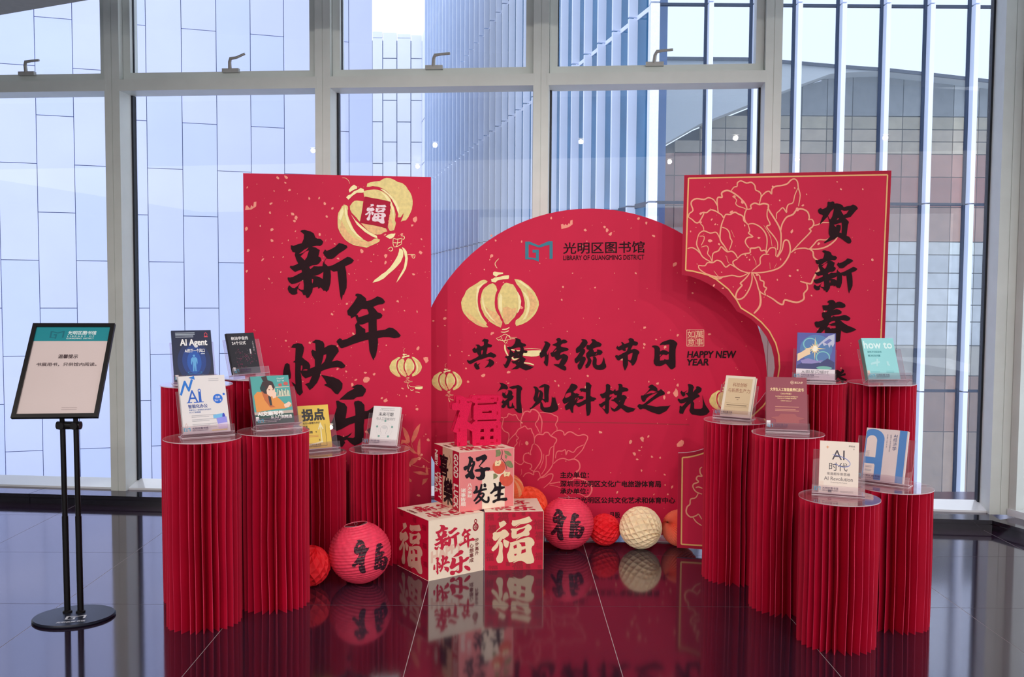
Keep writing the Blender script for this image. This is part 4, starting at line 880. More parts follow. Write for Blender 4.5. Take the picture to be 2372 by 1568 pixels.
RBd.ink('confetti', specks(RBd, [(1600, 420), (2050, 412), (2040, 780), (1800, 780), (1600, 620)], 70, 5)+specks(RBd, [(1812, 800), (2035, 790), (2030, 900), (1812, 900)], 22, 6)+sum((blob(1580+x/4.753, 400+y/4.753, r/4.753) for x, y, r in
   [(325, 515, 16), (365, 568, 13), (690, 580, 14), (845, 720, 18), (1075, 305, 14), (1210, 645, 26), (1188, 1138, 16), (1505, 782, 20), (1270, 400, 26), (1330, 360, 16), (205, 450, 18), (200, 545, 25), (350, 1240, 15), (310, 750, 24), (580, 275, 14), (92, 645, 12), (1750, 180, 15), (1705, 100, 10), (1240, 168, 12)]), []), ink_pale, .0022)['kind'] = 'stuff'
RBd.ink('character', glyph('贺'), ink_black, .0036)
xn = glyph('新'); RBd.ink('character', tobox(xn, (1884.5, 579.5, 1986.2, 680)), ink_black, .0036)
RBd.ink('character', glyph('春'), ink_black, .0036)
RBd.ink('character', PL('830,770 880,765 930,800 960,745 990,770 985,810 930,850 1015,820 1020,860 920,885 1045,940 1020,975 960,960 880,900 850,945 820,940', 1830, 760, 7.907), ink_black, .0036)

# ============================================================ PLEATED PAPER COLUMNS
paper = M('red_crepe_paper', (194, 3, 50), .6, 0, .35, .06, 8)
paper_lit_edge = M('red_paper_lit_fold', (220, 50, 90), .5, 0, .4, .1, 12)  # lighter red on the ridges paints the light caught by the folds
acry = MG('clear_acrylic', (.93, .89, .91), 1.49, .0, 1.3, .035, (255, 235, 245))
acry_edge = MG('acrylic_polished_edge', (.9, .84, .88), 1.49, .1, 1.6, .55, (255, 236, 244))
NP = 30
def column(x, y, z, label, seed, group):
    rnd = random.Random(seed); rt = root('paper_column', (x, y, 0), label, 'pleated column', group)
    ang = []; rad = []
    for k in range(NP):
        a = 2*math.pi*k/NP+rnd.uniform(-.05, .05); ang.append(a)
    ang2 = [a+math.pi/NP+rnd.uniform(-.05, .05) for a in ang]
    NZ = 7; H = z-.004; V = []; F = []; I = []
    wob = [(rnd.uniform(-.004, .004), rnd.uniform(0, 6)) for _ in range(NP)]
    ew = .0022/.153
    for q in range(NZ+1):
        zz = H*q/NZ; t = q/NZ
        for k in range(NP):
            w_, ph = wob[k]; da = (w_*math.sin(3*t*math.pi+ph)*2.2+.010*math.sin(2.1*t*math.pi+seed))*1.0
            R = .1525+.0012*math.sin(5*t+ph); r = .088
            a = ang[k]+da
            V += [(x+R*math.cos(a-ew/2), y+R*math.sin(a-ew/2), zz), (x+R*math.cos(a+ew/2), y+R*math.sin(a+ew/2), zz), (x+r*math.cos(ang2[k]+da), y+r*math.sin(ang2[k]+da), zz)]
    n = NP*3
    for q in range(NZ):
        for j in range(n):
            F.append((q*n+j, q*n+(j+1) % n, (q+1)*n+(j+1) % n, (q+1)*n+j)); I.append(1 if j % 3 == 0 else 0)
    F.append(tuple((NZ*n+k*3+2) for k in range(NP))); I.append(0)
    mesh('pleated_body', V, F, [paper, paper_lit_edge], rt, None, I)
    b = MB(); N = 72
    ring = lambda zz, r: [(x+r*math.cos(2*math.pi*k/N), y+r*math.sin(2*math.pi*k/N), zz) for k in range(N)]
    b.add(ring(z-.0035, .155)+ring(z, .155), [tuple(range(N))[::-1], tuple(range(N, 2*N))], 0)
    b.add(ring(z-.0035, .155)+ring(z, .155), [(k, (k+1) % N, N+(k+1) % N, N+k) for k in range(N)], 1)
    b.obj('clear_top', [acry, acry_edge], rt); return rt
GLf = 'paper columns left of the boxes'; GRt = 'paper columns right of the round board'
column(-1.259, 3.827, .776, 'red pleated paper column under the white Ai book, front left', 1, GLf)
column(-1.023, 4.057, .771, 'red pleated paper column under the book with a girl in headphones', 2, GLf)
column(-1.383, 4.134, .965, 'tall red pleated paper column under the navy blue book', 3, GLf)
column(-1.212, 4.462, .965, 'tall red pleated paper column under the black book with pink specks', 4, GLf)
column(-.964, 4.658, .568, 'low red pleated paper column under the yellow book', 5, GLf)
column(-.651, 4.744, .573, 'low red pleated paper column under the white book with a head outline', 6, GLf)
column(1.113, 4.456, .773, 'red pleated paper column under the thick cream book', 7, GRt)
column(1.235, 4.035, .777, 'red pleated paper column under the maroon book', 8, GRt)
column(1.478, 4.45, .965, 'tall red pleated paper column under the book with a starburst cover', 9, GRt)
column(1.790, 4.40, .965, 'tall red pleated paper column under the pale turquoise book', 10, GRt)
column(1.322, 3.634, .583, 'low red pleated paper column under the cream AI book, front right', 11, GRt)
column(1.632, 3.852, .582, 'low red pleated paper column under the blue and pink book', 12, GRt)

# ============================================================ BOOKS AND ACRYLIC STANDS
page = M('book_page_block', (238, 232, 224), .8, 0, .3, .05, 120)
def mc(rgb, name=None): return M(name or 'print_%02x%02x%02x' % rgb, rgb, .42, 0, .5, .0)
WHT = (246, 244, 242); BLK = (34, 32, 36)
def dims(X, Y, Z, yaw, lean): return Matrix.Translation((X, Y, Z)) @ Matrix.Rotation(math.radians(yaw), 4, 'Z') @ Matrix.Rotation(math.radians(-lean), 4, 'X')
def book(X, Y, Z, yaw, lean, w, h, t, cover_rgb, label, layers, spine_rgb=None, ztop=None, sw=.19, soff=0.0, bh=.17, slabel=None, lipw=None):
    B = dims(X, Y, Z, yaw, lean)
    rt = root('book', (X, Y, Z), label, 'book', 'books shown on the paper columns')
    b = MB(); b.box(-w/2+.001, w/2-.0025, .0014, t-.0014, .002, h-.002, B); b.obj('page_block', page, rt)
    cm = mc(cover_rgb); b = MB()
    b.box(-w/2, w/2, 0, .0012, 0, h, B, 0); b.box(-w/2, w/2, t-.0012, t, 0, h, B, 0); b.box(-w/2-.0006, -w/2+.001, 0, t, 0, h, B, 1)
    b.obj('cover', [cm, mc(spine_rgb) if spine_rgb else cm], rt)
    mp = lambda u, v, L: B @ Vector(((u-.5)*w, -L, (1-v)*h))
    def clip(sh): return sh
    for i, (nm, sh, rgb) in enumerate(layers):
        ink(nm, sh, mp, mc(rgb), rt, .0003+.00014*i, 8e-6)
    # the stand, its own thing
    st = root('acrylic_book_stand', (X, Y, ztop), slabel, 'book stand', 'clear acrylic book stands')
    x0, x1 = -sw/2+soff, sw/2+soff
    b = MB(); b.box(x0, x1, t+.0006, t+.0036, -.003, bh, B, 0, 1); b.obj('back_plate', [acry, acry_edge], st)
    b = MB(); b.box(x0, x1, -.018, t+.0036, -.0062, -.0032, B, 0, 1); b.obj('ledge', [acry, acry_edge], st)
    b = MB(); b.box(x0, x1, -.021, -.018, -.0062, .026, B, 0, 1); b.obj('front_lip', [acry, acry_edge], st)
    # base sits flat on the clear top
    U = Matrix.Translation((X, Y, ztop)) @ Matrix.Rotation(math.radians(yaw), 4, 'Z')
    inv = U.inverted(); pf = inv @ (B @ Vector((0, -.019, -.0062))); pb = inv @ (B @ Vector((0, t+.003, -.0062)))
    b = MB(); b.box(x0, x1, pf.y-.004, pb.y+.03, .0006, .0036, U, 0, 1); b.obj('base_plate', [acry, acry_edge], st)
    b = MB()
    if pf.z > .008: b.box(x0, x1, pf.y-.003, pf.y, .0036, pf.z, U, 0, 1)
    if pb.z > .005: b.box(x0, x1, pb.y-.003, pb.y, .0036, pb.z, U, 0, 1)
    if b.V: b.obj('riser', [acry, acry_edge], st)
    ml = lambda u, v, L: B @ Vector((x0+u*(x1-x0), -.021-L, .026-v*.026))
    k = sw/.026
    ink('logo', logo_poly((.045, .22, .165, .86)), ml, mc((70, 150, 180)), st, .0003)
    ink('lettering', text('光明区图书馆', .012, (.2, .2, .50, .55))+text('LIBRARY OF GUANGMING DISTRICT', .01, (.2, .64, .50, .82)), ml, mc((70, 40, 80)), st, .0003)
    return rt
def bars(x0, x1, ys, hgt=.006, skip=0): return [s for i, y in enumerate(ys) for s in rect(x0, y, x1-(skip*(i % 2)), y+hgt)]
def ell(cx, cy, rx, ry=None): return disc(cx, cy, rx, ry, 28)
def poly(t): return fill([[tuple(map(float, p.split(','))) for p in t.split()]])
sticker = lambda y=.86: ('shelf_label', rect(.02, y, .10, y+.085), (240, 232, 232))
ZT = {'hi': .965}
book(-1.391, 4.136, .975, 28, 21.2, .171, .242, .014, (14, 28, 66), 'navy blue book with a glowing blue figure on its cover', [
    ('cover_art', ell(.52, .62, .42, .40), (14, 40, 96)), ('cover_art', ell(.52, .60, .30, .30), (16, 60, 138)), ('cover_art', ell(.52, .62, .18, .22), (22, 84, 176)),
    ('figure', ell(.52, .50, .028, .022)+poly('.47,.53 .57,.53 .60,.56 .60,.64 .58,.68 .57,.60 .56,.64 .56,.80 .53,.80 .52,.68 .50,.80 .47,.80 .48,.64 .47,.60 .45,.68 .43,.64 .44,.56'), (96, 170, 226)),
    ('light_ring', sum((ringp(.52, y, r, .007, 30, r*.16) for y, r in ((.82, .17), (.88, .22), (.94, .26))), []), (60, 190, 220)),
    ('title', text('AI Agent', .03, (.2, .175, .88, .335)), WHT), ('title', text('AI的下一个风口', .02, (.30, .365, .80, .435)), WHT), ('lettering', bars(.09, .58, (.045, .075), .012)+bars(.09, .54, (.10, .125), .01)+rect(.70, .455, .80, .47), (190, 200, 215)),
    ('emblem', ringp(.86, .09, .035, .012)+rect(.81, .125, .91, .14), (220, 70, 90)), sticker(.86)], ztop=.965, slabel='acrylic stand holding the navy blue book', bh=.19)
rr = random.Random(4)
dots = sum((blob(rr.gauss(.5, .26), rr.gauss(.62, .11), rr.uniform(.004, .016), 1, .8) for _ in range(150)), [])
dots = [(v, f) for v, f in dots if all(.03 < p[0] < .97 and .2 < p[1] < .97 for p in v)]
book(-1.225, 4.379, .990, 50.2, 16.5, .149, .198, .016, (44, 44, 50), 'black book with pink specks on its cover', [
    ('cover_art', dots[::2], (150, 50, 92)), ('cover_art', dots[1::2], (110, 92, 100)),
    ('title', text('统治宇宙的', .02, (.13, .085, .75, .17))+text('24个公式', .02, (.13, .2, .64, .285)), WHT), ('lettering', vtext('人类文明史', .90, .2, .45, .05)+rect(.73, .40, .78, .52), (220, 215, 215)), sticker(.83)],
     ztop=.965, slabel='acrylic stand holding the black book with pink specks', sw=.2, soff=.01)
book(-1.246, 3.852, .791, 31.2, 23.2, .191, .251, .016, (232, 226, 226), 'white book with a blue zigzag arrow and big blue Ai letters', [
    ('cover_art', zig([(.02, .33), (.13, .10), (.20, .25), (.29, .06)], .045)+poly('.22,.03 .34,.0 .35,.07'), (30, 118, 212)),
    ('title', text('A', .0, (.15, .25, .38, .47))+stroke([(.42, .28), (.42, .47)], .055, 1, 1)+ringp(.42, .265, .026, .015)+rect(.35, .458, .49, .47)+rect(.13, .46, .24, .472)+rect(.28, .46, .40, .472), (36, 96, 196)),
    ('title', text('智能化办公', .02, (.15, .50, .56, .565)), (36, 70, 150)), ('lettering', text('百度文心一言使用方法与技巧', .01, (.16, .585, .63, .61))+text('从入门到精通', .01, (.16, .625, .40, .65)), (70, 110, 180)),
    ('badge', ell(.80, .42, .105, .082)+ell(.94, .345, .026, .02), (30, 110, 216)), ('lettering', text('百度', .01, (.75, .375, .85, .415))+text('文心一言', .01, (.725, .43, .875, .465)), WHT),
    ('lettering', bars(.20, .72, (.69, .715, .76, .785, .84, .865, .90, .92), .008, .15)+bars(.64, .86, (.06, .09), .008), (188, 186, 192)),
    ('scroll_drawing', poly('.66,.70 .90,.68 .92,.76 .66,.76'), (120, 190, 235)), ('scroll_drawing', ell(.885, .735, .03, .055), (54, 66, 190)), ('scroll_drawing', poly('.72,.76 .94,.74 .95,.84 .74,.86'), (150, 150, 236)), ('scroll_drawing', poly('.74,.86 .95,.84 .94,.95 .75,.95'), (222, 206, 236)), ('strip', rect(.6, .955, .93, .975), (240, 214, 150)),
    ('shelf_label', ringp(.07, .87, .03, .004, 4, .05), (200, 120, 110))], ztop=.776, slabel='acrylic stand holding the white Ai book', sw=.215, soff=.0, bh=.19)
book(-1.024, 4.095, .794, 33.1, 20.4, .176, .221, .018, (84, 168, 164), 'teal book with a drawing of a girl in headphones leaning on her hand', [
    ('shelf_drawing', rect(.62, .24, .98, .255)+rect(.62, .43, .98, .445), (238, 200, 176)),
    ('shelf_drawing', sum((rect(.66+.035*i, .29+.02*(i % 3), .685+.035*i, .43) for i in range(9)), []), (236, 226, 196)), ('shelf_drawing', sum((rect(.675+.07*i, .30, .69+.07*i, .43) for i in range(4)), []), (60, 110, 118)), ('shelf_drawing', ell(.75, .20, .05, .03)+ell(.9, .18, .06, .04), (206, 96, 90)),
    ('jacket', poly('.04,.40 .14,.32 .30,.34 .45,.42 .62,.44 .72,.52 .80,.60 .90,.62 .98,.60 .98,.66 .80,.70 .60,.70 .30,.72 .06,.74'), (232, 150, 76)), ('collar', poly('.24,.30 .44,.36 .46,.60 .56,.66 .42,.66 .30,.50'), (196, 106, 64)), ('shirt', poly('.40,.42 .47,.42 .48,.62 .42,.62'), (52, 56, 64)),
    ('face', poly('.36,.22 .48,.17 .58,.22 .60,.32 .54,.42 .46,.44 .38,.38')+poly('.50,.40 .58,.33 .63,.36 .60,.46 .52,.48')+poly('.78,.62 .92,.56 .98,.60 .90,.68 .80,.68'), (246, 208, 186)),
    ('hair', poly('.24,.22 .30,.12 .44,.09 .56,.13 .60,.24 .56,.30 .52,.20 .46,.20 .38,.30 .38,.38 .30,.36')+poly('.28,.02 .42,.0 .44,.09 .32,.11'), (66, 48, 52)), ('headphones', ell(.29, .26, .07, .065), (44, 60, 62)), ('eyes', rect(.43, .285, .47, .297)+rect(.53, .29, .56, .302), (90, 40, 44)),
    ('lower_band', rect(0, .80, 1, 1), (50, 84, 78)), ('lower_band', rect(0, .74, 1, .80), (196, 176, 164)), ('title', text('AI文案写作', .03, (.08, .735, .74, .825))+text('从入门到精通', .02, (.40, .83, .95, .90)), WHT), ('lettering', bars(.10, .64, (.915, .945), .014, .1), (226, 222, 214)),
    ('lettering', text('ChatGPT', .01, (.68, .055, .88, .085))+text('文心一言', .01, (.68, .10, .86, .135)), WHT), sticker(.84)], spine_rgb=(120, 60, 86), ztop=.771, slabel='acrylic stand holding the book with a girl in headphones', sw=.21, soff=.012)
book(-.958, 4.676, .584, 30.8, 17.5, .161, .222, .014, (246, 208, 84), 'bright yellow book with a white arrow rising on its cover', [
    ('title', text('拐点', .045, (.12, .09, .84, .35)), BLK), ('lettering', text('站在AI颠覆世界的', .02, (.12, .385, .68, .435))+text('前夜', .02, (.12, .46, .26, .51)), (90, 70, 30)), ('lettering', text('万维钢', .03, (.12, .59, .40, .65))+text('著', .01, (.50, .60, .54, .64)), (90, 70, 30)),
    ('arrow', zig([(.12, .93), (.68, .86), (.68, .42)], .035)+poly('.59,.56 .68,.40 .77,.56 .74,.575 .68,.47 .62,.575')+ell(.68, .855, .035, .027), (255, 246, 200)), ('frame_line', rect(.83, .45, .84, .95)+rect(.1, .945, .84, .953), (80, 64, 30)), ('lettering', bars(.2, .58, (.69, .72), .012), (224, 150, 80)), ('lettering', rect(.60, .79, .62, .83), BLK)], ztop=.568, slabel='acrylic stand holding the yellow book', sw=.2, soff=.015)
nd = [(.50+.29*math.cos(math.radians(a)), .60+.22*math.sin(math.radians(a))) for a in (-90, -18, 54, 126, 198)]
book(-.641, 4.767, .588, -14.8, 20.3, .151, .204, .018, (236, 232, 232), 'white book with a small outlined head in a ring of teal dots', [
    ('title', text('未来可期', .01, (.22, .16, .76, .255)), (60, 60, 70)), ('title', text('与人工智能同行', 0, (.15, .29, .85, .365)), (110, 108, 116)), ('lettering', text('A Promising Future', 0, (.26, .085, .78, .12))+bars(.28, .78, (.055,), .008), (120, 120, 130)),
    ('ring', ringp(.5, .60, .29, .004, 40, .22)+ringp(.5, .60, .21, .004, 40, .16), (206, 204, 208)), ('head_outline', stroke([(.40, .72), (.39, .67), (.36, .66), (.37, .62), (.35, .60), (.38, .55), (.44, .51), (.55, .51), (.61, .56), (.60, .63), (.57, .68), (.58, .72)], .008, 1, 2), (176, 172, 180)), ('brain', ell(.50, .555, .09, .035), (214, 214, 216)),
    ('dot', sum((ell(x, y, .038, .028) for x, y in nd), []), (120, 168, 160)), ('lettering', bars(.28, .72, (.905,), .008)+bars(.18, .80, (.94,), .008), (176, 172, 178)), ('shelf_label', ringp(.06, .86, .03, .004, 4, .05), (220, 190, 190))], ztop=.573, slabel='acrylic stand holding the white book with a head outline', sw=.19, soff=-.01)
book(1.110, 4.482, .783, -34.1, 21.9, .150, .208, .026, (240, 226, 206), 'thick cream book with a beige panel and red-brown title', [
    ('panel', rect(.09, .06, .92, .93), (224, 198, 160)), ('title', text('科技创新', .0, (.28, .17, .76, .27))+text('与新质生产力', .0, (.14, .31, .88, .41)), (150, 70, 50)), ('rule', rect(.13, .67, .88, .674)+rect(.13, .76, .88, .764), (150, 120, 90)),
    ('lettering', rect(.42, .52, .58, .54)+rect(.48, .575, .54, .59)+bars(.17, .84, (.71,), .016), (130, 104, 84))], ztop=.773, slabel='acrylic stand holding the thick cream book', sw=.19, soff=-.008)
book(1.232, 4.043, .787, -12.8, 23.8, .175, .244, .014, (140, 46, 68), 'maroon book with gold lettering and a faint palace drawing', [
    ('title', text('大学生人工智能素养红皮书', .02, (.10, .205, .92, .27)), (246, 214, 160)), ('lettering', text('（2024年版）', .01, (.36, .30, .62, .335))+text('Red Book on Artificial Intelligence', .02, (.23, .36, .78, .385))+text('Literacy of College Students', .02, (.28, .395, .74, .42))+text('（2024 Edition）', .01, (.36, .44, .62, .465)), (244, 206, 150)),
    ('lettering', bars(.22, .80, (.56, .61, .635), .014, .08), (200, 130, 110)), ('emblem', ringp(.64, .10, .036, .010, 24, .028)+ell(.64, .10, .016, .012)+text('浙江大学', .02, (.70, .08, .90, .12)), (240, 200, 170)),
    ('palace_drawing', poly('.12,.77 .30,.75 .36,.70 .70,.70 .76,.75 .94,.77 .90,.79 .80,.81 .80,.88 .24,.88 .24,.81 .14,.79'), (158, 66, 72)), ('shelf_label', rect(.01, .83, .105, .945), (232, 222, 226))], ztop=.777, slabel='acrylic stand holding the maroon book', sw=.185, soff=.002)
star = []
for k in range(24):
    a = math.pi*k/12; r_ = (.30 if k % 6 == 0 else .15 if k % 2 == 0 else .075)
    star.append((.47+r_*math.cos(a)*.95, .34+r_*math.sin(a)*.85))
book(1.474, 4.409, .973, -19.4, 22.6, .177, .239, .014, (88, 92, 170), 'book with a human hand reaching to a starburst on a blue cover', [
    ('sky', ell(.5, .34, .42, .30), (84, 128, 186)), ('sky', ringp(.34, .24, .17, .03, 30, .12)+ringp(.68, .52, .17, .03, 30, .12), (130, 202, 206)), ('mountains', poly('.02,.70 .15,.64 .30,.66 .48,.62 .62,.64 .80,.54 .98,.62 .98,.79 .02,.79'), (56, 60, 118)), ('mist', poly('.10,.60 .30,.55 .55,.60 .70,.58 .62,.63 .40,.66 .15,.66'), (150, 140, 200)),
    ('starburst', quad(*star) and fill([star]), (250, 222, 160)), ('starburst', ell(.47, .34, .07, .06), (255, 250, 232)),
    ('hand', poly('.02,.46 .12,.42 .26,.34 .42,.30 .43,.33 .34,.37 .36,.40 .34,.43 .36,.46 .24,.50 .12,.56 .02,.62'), (246, 214, 176)), ('robot_hand', poly('.52,.28 .66,.17 .82,.06 .97,.02 .97,.22 .93,.30 .88,.24 .84,.32 .80,.24 .70,.28 .66,.22 .56,.30'), (196, 200, 226)), ('robot_hand', poly('.70,.20 .84,.12 .90,.16 .78,.24'), (110, 120, 190)),
    ('disc', ell(.72, .745, .2, .035), (120, 190, 180)), ('lower_band', rect(0, .775, 1, 1), (236, 226, 234)), ('title', text('AI群星闪耀时', .0, (.14, .80, .84, .875)), (70, 60, 74)), ('rule', rect(.12, .885, .86, .893), (130, 116, 146)), ('lettering', bars(.38, .60, (.92, .945), .008), (180, 170, 180))], ztop=.965, slabel='acrylic stand holding the starburst book', sw=.2, soff=-.006, bh=.16)
book(1.733, 4.229, .993, 5.0, 24.2, .154, .204, .030, (150, 218, 222), 'pale turquoise book with large white how to lettering', [
    ('title', text('how to', .015, (.04, .07, .92, .25)), (226, 250, 250)), ('lettering', text('如何不切实际地', .01, (.12, .31, .56, .36))+text('解决实际问题', .01, (.12, .40, .50, .45)), (50, 140, 150)),
    ('cover_art', poly('.16,.60 .34,.56 .36,.50 .41,.50 .41,.56 .46,.56 .44,.60 .38,.61 .36,.68 .32,.68 .33,.62 .16,.65')+rect(.66, .56, .72, .66)+ell(.72, .65, .03, .02), (180, 228, 232)), ('lettering', bars(.12, .40, (.80, .83), .008)+bars(.60, .84, (.79, .82), .008), (110, 180, 190)), ('shelf_label', rect(.01, .78, .085, .90), (232, 200, 186))], spine_rgb=(126, 168, 156), ztop=.965, slabel='acrylic stand holding the pale turquoise book', sw=.21, soff=.016, bh=.16)
book(1.326, 3.659, .590, -20.2, 21.7, .149, .213, .018, (240, 224, 212), 'cream book with AI in dark letters crossed by a blue swoosh', [
    ('title', text('AI', .0, (.32, .17, .64, .355))+text('时代', .0, (.25, .41, .72, .57)), (54, 44, 60)), ('swoosh', stroke([(.33, .26), (.50, .28), (.68, .33), (.78, .40), (.76, .46), (.62, .49), (.48, .46), (.38, .43)], .014, .5, 3), (108, 124, 200)),
    ('title', text('弯道超车新思维', .0, (.20, .60, .79, .655))+text('AI Revolution', .0, (.13, .685, .86, .755)), (96, 84, 92)), ('lettering', text('Outpacing the Future', .01, (.30, .78, .72, .805)), (170, 158, 158)), ('lettering', text('李尚龙', .0, (.74, .065, .90, .10))+text('著', 0, (.86, .125, .885, .15)), (90, 80, 84)), ('emblem', fill([[(.20+r_*math.cos(a)*.9, .12+r_*math.sin(a)*.65) for a, r_ in ((math.pi*k/4, .05 if k % 2 == 0 else .018) for k in range(8))]]), (232, 160, 110)), ('barcode', rect(.24, .935, .33, .985), (110, 100, 104)), ('lettering', bars(.55, .88, (.945, .965), .006), (170, 158, 158)), ('shelf_label', rect(.0, .78, .12, .90), (236, 214, 200))], ztop=.583, slabel='acrylic stand holding the cream AI book', sw=.2, soff=.0, bh=.18)
BL = (86, 140, 208)
arc = lambda cx, cy, rx, ry, a0, a1, n=14: [(cx+rx*math.cos(math.radians(a0+(a1-a0)*i/n)), cy+ry*math.sin(math.radians(a0+(a1-a0)*i/n))) for i in range(n+1)]
Aout = [(.0, .78), (.0, .07)]+arc(.17, .17, .28, .165, -125, 0)[1:]+[(.45, .96), (.27, .96), (.27, .70), (.03, .70), (.03, .78)]
book(1.592, 3.885, .594, -37.4, 17.5, .171, .224, .020, (232, 214, 214), 'pale pink book with huge blue A and I shapes', [
    ('big_letter', fill([[(.005, .985), (.005, .09)]+arc(.17, .21, .285, .195, -120, 0)+[(.455, .985), (.285, .985), (.285, .70), (.04, .70), (.04, .985)]]), BL), ('big_letter', rect(.80, .0, .975, 1.0), BL),
    ('inner_panel', fill([[(.03, .56)]+[(.03, .26)]+arc(.155, .24, .125, .10, -180, 0)+[(.28, .56)]]), (240, 220, 216)), ('inner_panel', rect(.03, .685, .27, .985), (240, 220, 216)),
    ('title', text('AI', .0, (.665, .085, .755, .14))+vtext('经济学', .71, .145, .40, .095, .0), (80, 96, 140)), ('lettering', vtext('应用产业与治理分析', .60, .09, .43, .035)+vtext('中国人民大学', .52, .09, .36, .025), (130, 130, 150)),
    ('lettering', bars(.05, .13, (.44, .465, .49, .515, .54), .006)+bars(.05, .22, (.73, .75, .80, .82), .006), (150, 150, 170))], ztop=.582, slabel='acrylic stand holding the blue and pink book', sw=.235, soff=-.005, bh=.19)

# ============================================================ SIGN STAND
black_al = M('black_anodised_frame', (26, 24, 26), .35, .3, .5, .05, 40)
black_pl = M('black_painted_steel', (30, 34, 52), .38, .2, .5, .08, 60)
base = onfloor(172, 1431)
sg = root('sign_stand', base, 'black poster stand with a reading-rules notice on two poles, far left', 'sign')
T = Matrix.Translation(base) @ Matrix.Rotation(math.radians(14), 4, 'Z')
b = MB(); b.lathe([(.001, 0), (.158, 0), (.163, .004), (.163, .008), (.158, .013), (.001, .014)], 56, T, sy=.80); b.obj('base', black_pl, sg)
tops = [onplane(x, 985, Vector((0, base.y, 0)), Vector((0, 1, 0))) for x in (145, 176)]
feet = [onfloor(156.5, 1425), onfloor(187, 1425)]
for tp, ft in zip(tops, feet):
    ft = Vector((ft.x, ft.y, .012)); mid = ft.lerp(tp, .52)
    b = MB(); b.tube([ft, mid], .0125, 16); b.tube([mid, tp], .0108, 16); b.obj('pole', black_al, sg, smooth=False)
    b = MB(); b.lathe([(.013, 0), (.019, 0), (.019, .008), (.013, .012)], 20, Matrix.Translation(ft)); b.obj('collar', black_al, sg)
FB = dims(-1.857, 3.80, .859, 6.8, 34.5); fw, fh = .340, .457
cl = (tops[0]+tops[1])/2
b = MB(); b.tube([tops[0]+Vector((-.022, 0, .0)), tops[1]+Vector((.02, 0, .0))], .017, 14); b.obj('hinge_bar', black_al, sg)
for tp in tops:
    b = MB(); b.tube([tp+Vector((0, -.025, 0)), tp+Vector((0, .02, 0))], .015, 14); b.tube([tp, FB @ Vector(((FB.inverted() @ tp).x, .016, .05))], .010, 10); b.obj('clamp', black_al, sg)
b = MB(); e = .017
b.box(-fw/2, fw/2, .006, .014, 0, fh, FB, 0)
for x0, x1, z0, z1 in ((-fw/2, fw/2, 0, e), (-fw/2, fw/2, fh-e, fh), (-fw/2, -fw/2+e, e, fh-e), (fw/2-e, fw/2, e, fh-e)):
    b.box(x0, x1, -.002, .012, z0, z1, FB); 
b.obj('frame', black_al, sg)
mp = lambda u, v, L: FB @ Vector((-fw/2+e+u*(fw-2*e), .0055-L, fh-e-v*(fh-2*e)))
poster_m = M('glossy_poster_paper', (222, 204, 202), .3, 0, .5, .02, 4, coat=.6)
ink('poster', rect(0, 0, 1, 1), mp, poster_m, sg, .0)
po = [o for o in sg.children if o.name.startswith('poster')][0]
def pk(name, sh, m, L): return ink(name, sh, mp, m, po, L)
pk('header_band', rect(0, 0, 1, .165), M('teal_header', (30, 140, 152), .35, coat=.5, noise=0), .0004)
pk('logo', logo_poly((.20, .045, .39, .14)), M('dark_teal_print', (22, 108, 124), .4, noise=0), .0007)
pk('lettering', text('光明区图书馆', .015, (.44, .045, .82, .09))+text('L I B R A R Y   O F', .0, (.44, .10, .80, .118))+text('GUANGMING  DISTRICT', .0, (.43, .127, .80, .143)), mc((240, 250, 250)), .0008)
pk('lettering', text('温馨提示', .02, (.375, .325, .635, .37), shear=.0)+text('书展用书，只供馆内阅读。', .012, (.11, .42, .905, .462)), mc((70, 50, 56)), .0006)
pk('lettering', bars(.56, .76, (.925, .945), .008), mc((190, 170, 170)), .0006)
pb_ = lambda u, v, L: T @ Vector((-.163+u*.326, .13-v*.26, .0141+L))
ink('logo', logo_poly((.42, .56, .66, .74)), pb_, mc((235, 238, 245)), sg, .0003)
ink('lettering', text('光明区图书馆', .02, (.34, .80, .68, .87)), pb_, mc((225, 228, 238)), sg, .0003)

# ============================================================ GIFT BOXES
cream = M('cream_printed_card', (252, 234, 212), .45, 0, .4, .02, 20)
redcard = M('red_printed_card', (196, 14, 54), .42, 0, .4, .05, 20)
pinkcard = M('coral_pink_print', (240, 138, 138), .45, noise=.02)
darkred = M('dark_red_print', (160, 6, 40), .45, noise=0)
redink = M('crimson_ink', (206, 34, 66), .45, noise=0)
card_edge = M('box_edge_card', (240, 214, 196), .5, noise=0)
class Box:
    def __init__(s, F, yaw, w, d, h, label, mats):   # F = front left... bottom corner, w along yaw, d backwards
        s.U = Matrix.Translation(F) @ Matrix.Rotation(yaw, 4, 'Z'); s.w, s.d, s.h = w, d, h
        s.root = root('gift_box', F, label, 'gift box', 'printed gift boxes')
        V = [s.U @ Vector(p) for p in ((0, 0, 0), (w, 0, 0), (w, d, 0), (0, d, 0), (0, 0, h), (w, 0, h), (w, d, h), (0, d, h))]
        mesh('box_body', V, BF, mats, s.root, None, [0, 2, 3, 1, 0, 0])
        b = MB(); r = .0012
        for p, q in ((0, 4), (4, 5), (4, 7), (5, 1), (0, 3)): b.tube([V[p], V[q]], r, 6, 0)
        b.obj('edge_fold', card_edge, s.root)
    def front(s, u, v, L=0): return s.U @ Vector((u*s.w, -L, (1-v)*s.h))
    def left(s, u, v, L=0): return s.U @ Vector((-L, (1-u)*s.d, (1-v)*s.h))
    def top(s, u, v, L=0): return s.U @ Vector((u*s.w, (1-v)*s.d, s.h+L))
    def ink(s, face, name, sh, m, L=.0009): return ink(name, sh, getattr(s, face), m, s.root, L)
A1 = onfloor(992.6, 1346.2); B1 = onfloor(1119.4, 1320.4); L1_ = onfloor(937, 1303)
yaw1 = math.atan2(B1.y-A1.y, B1.x-A1.x)
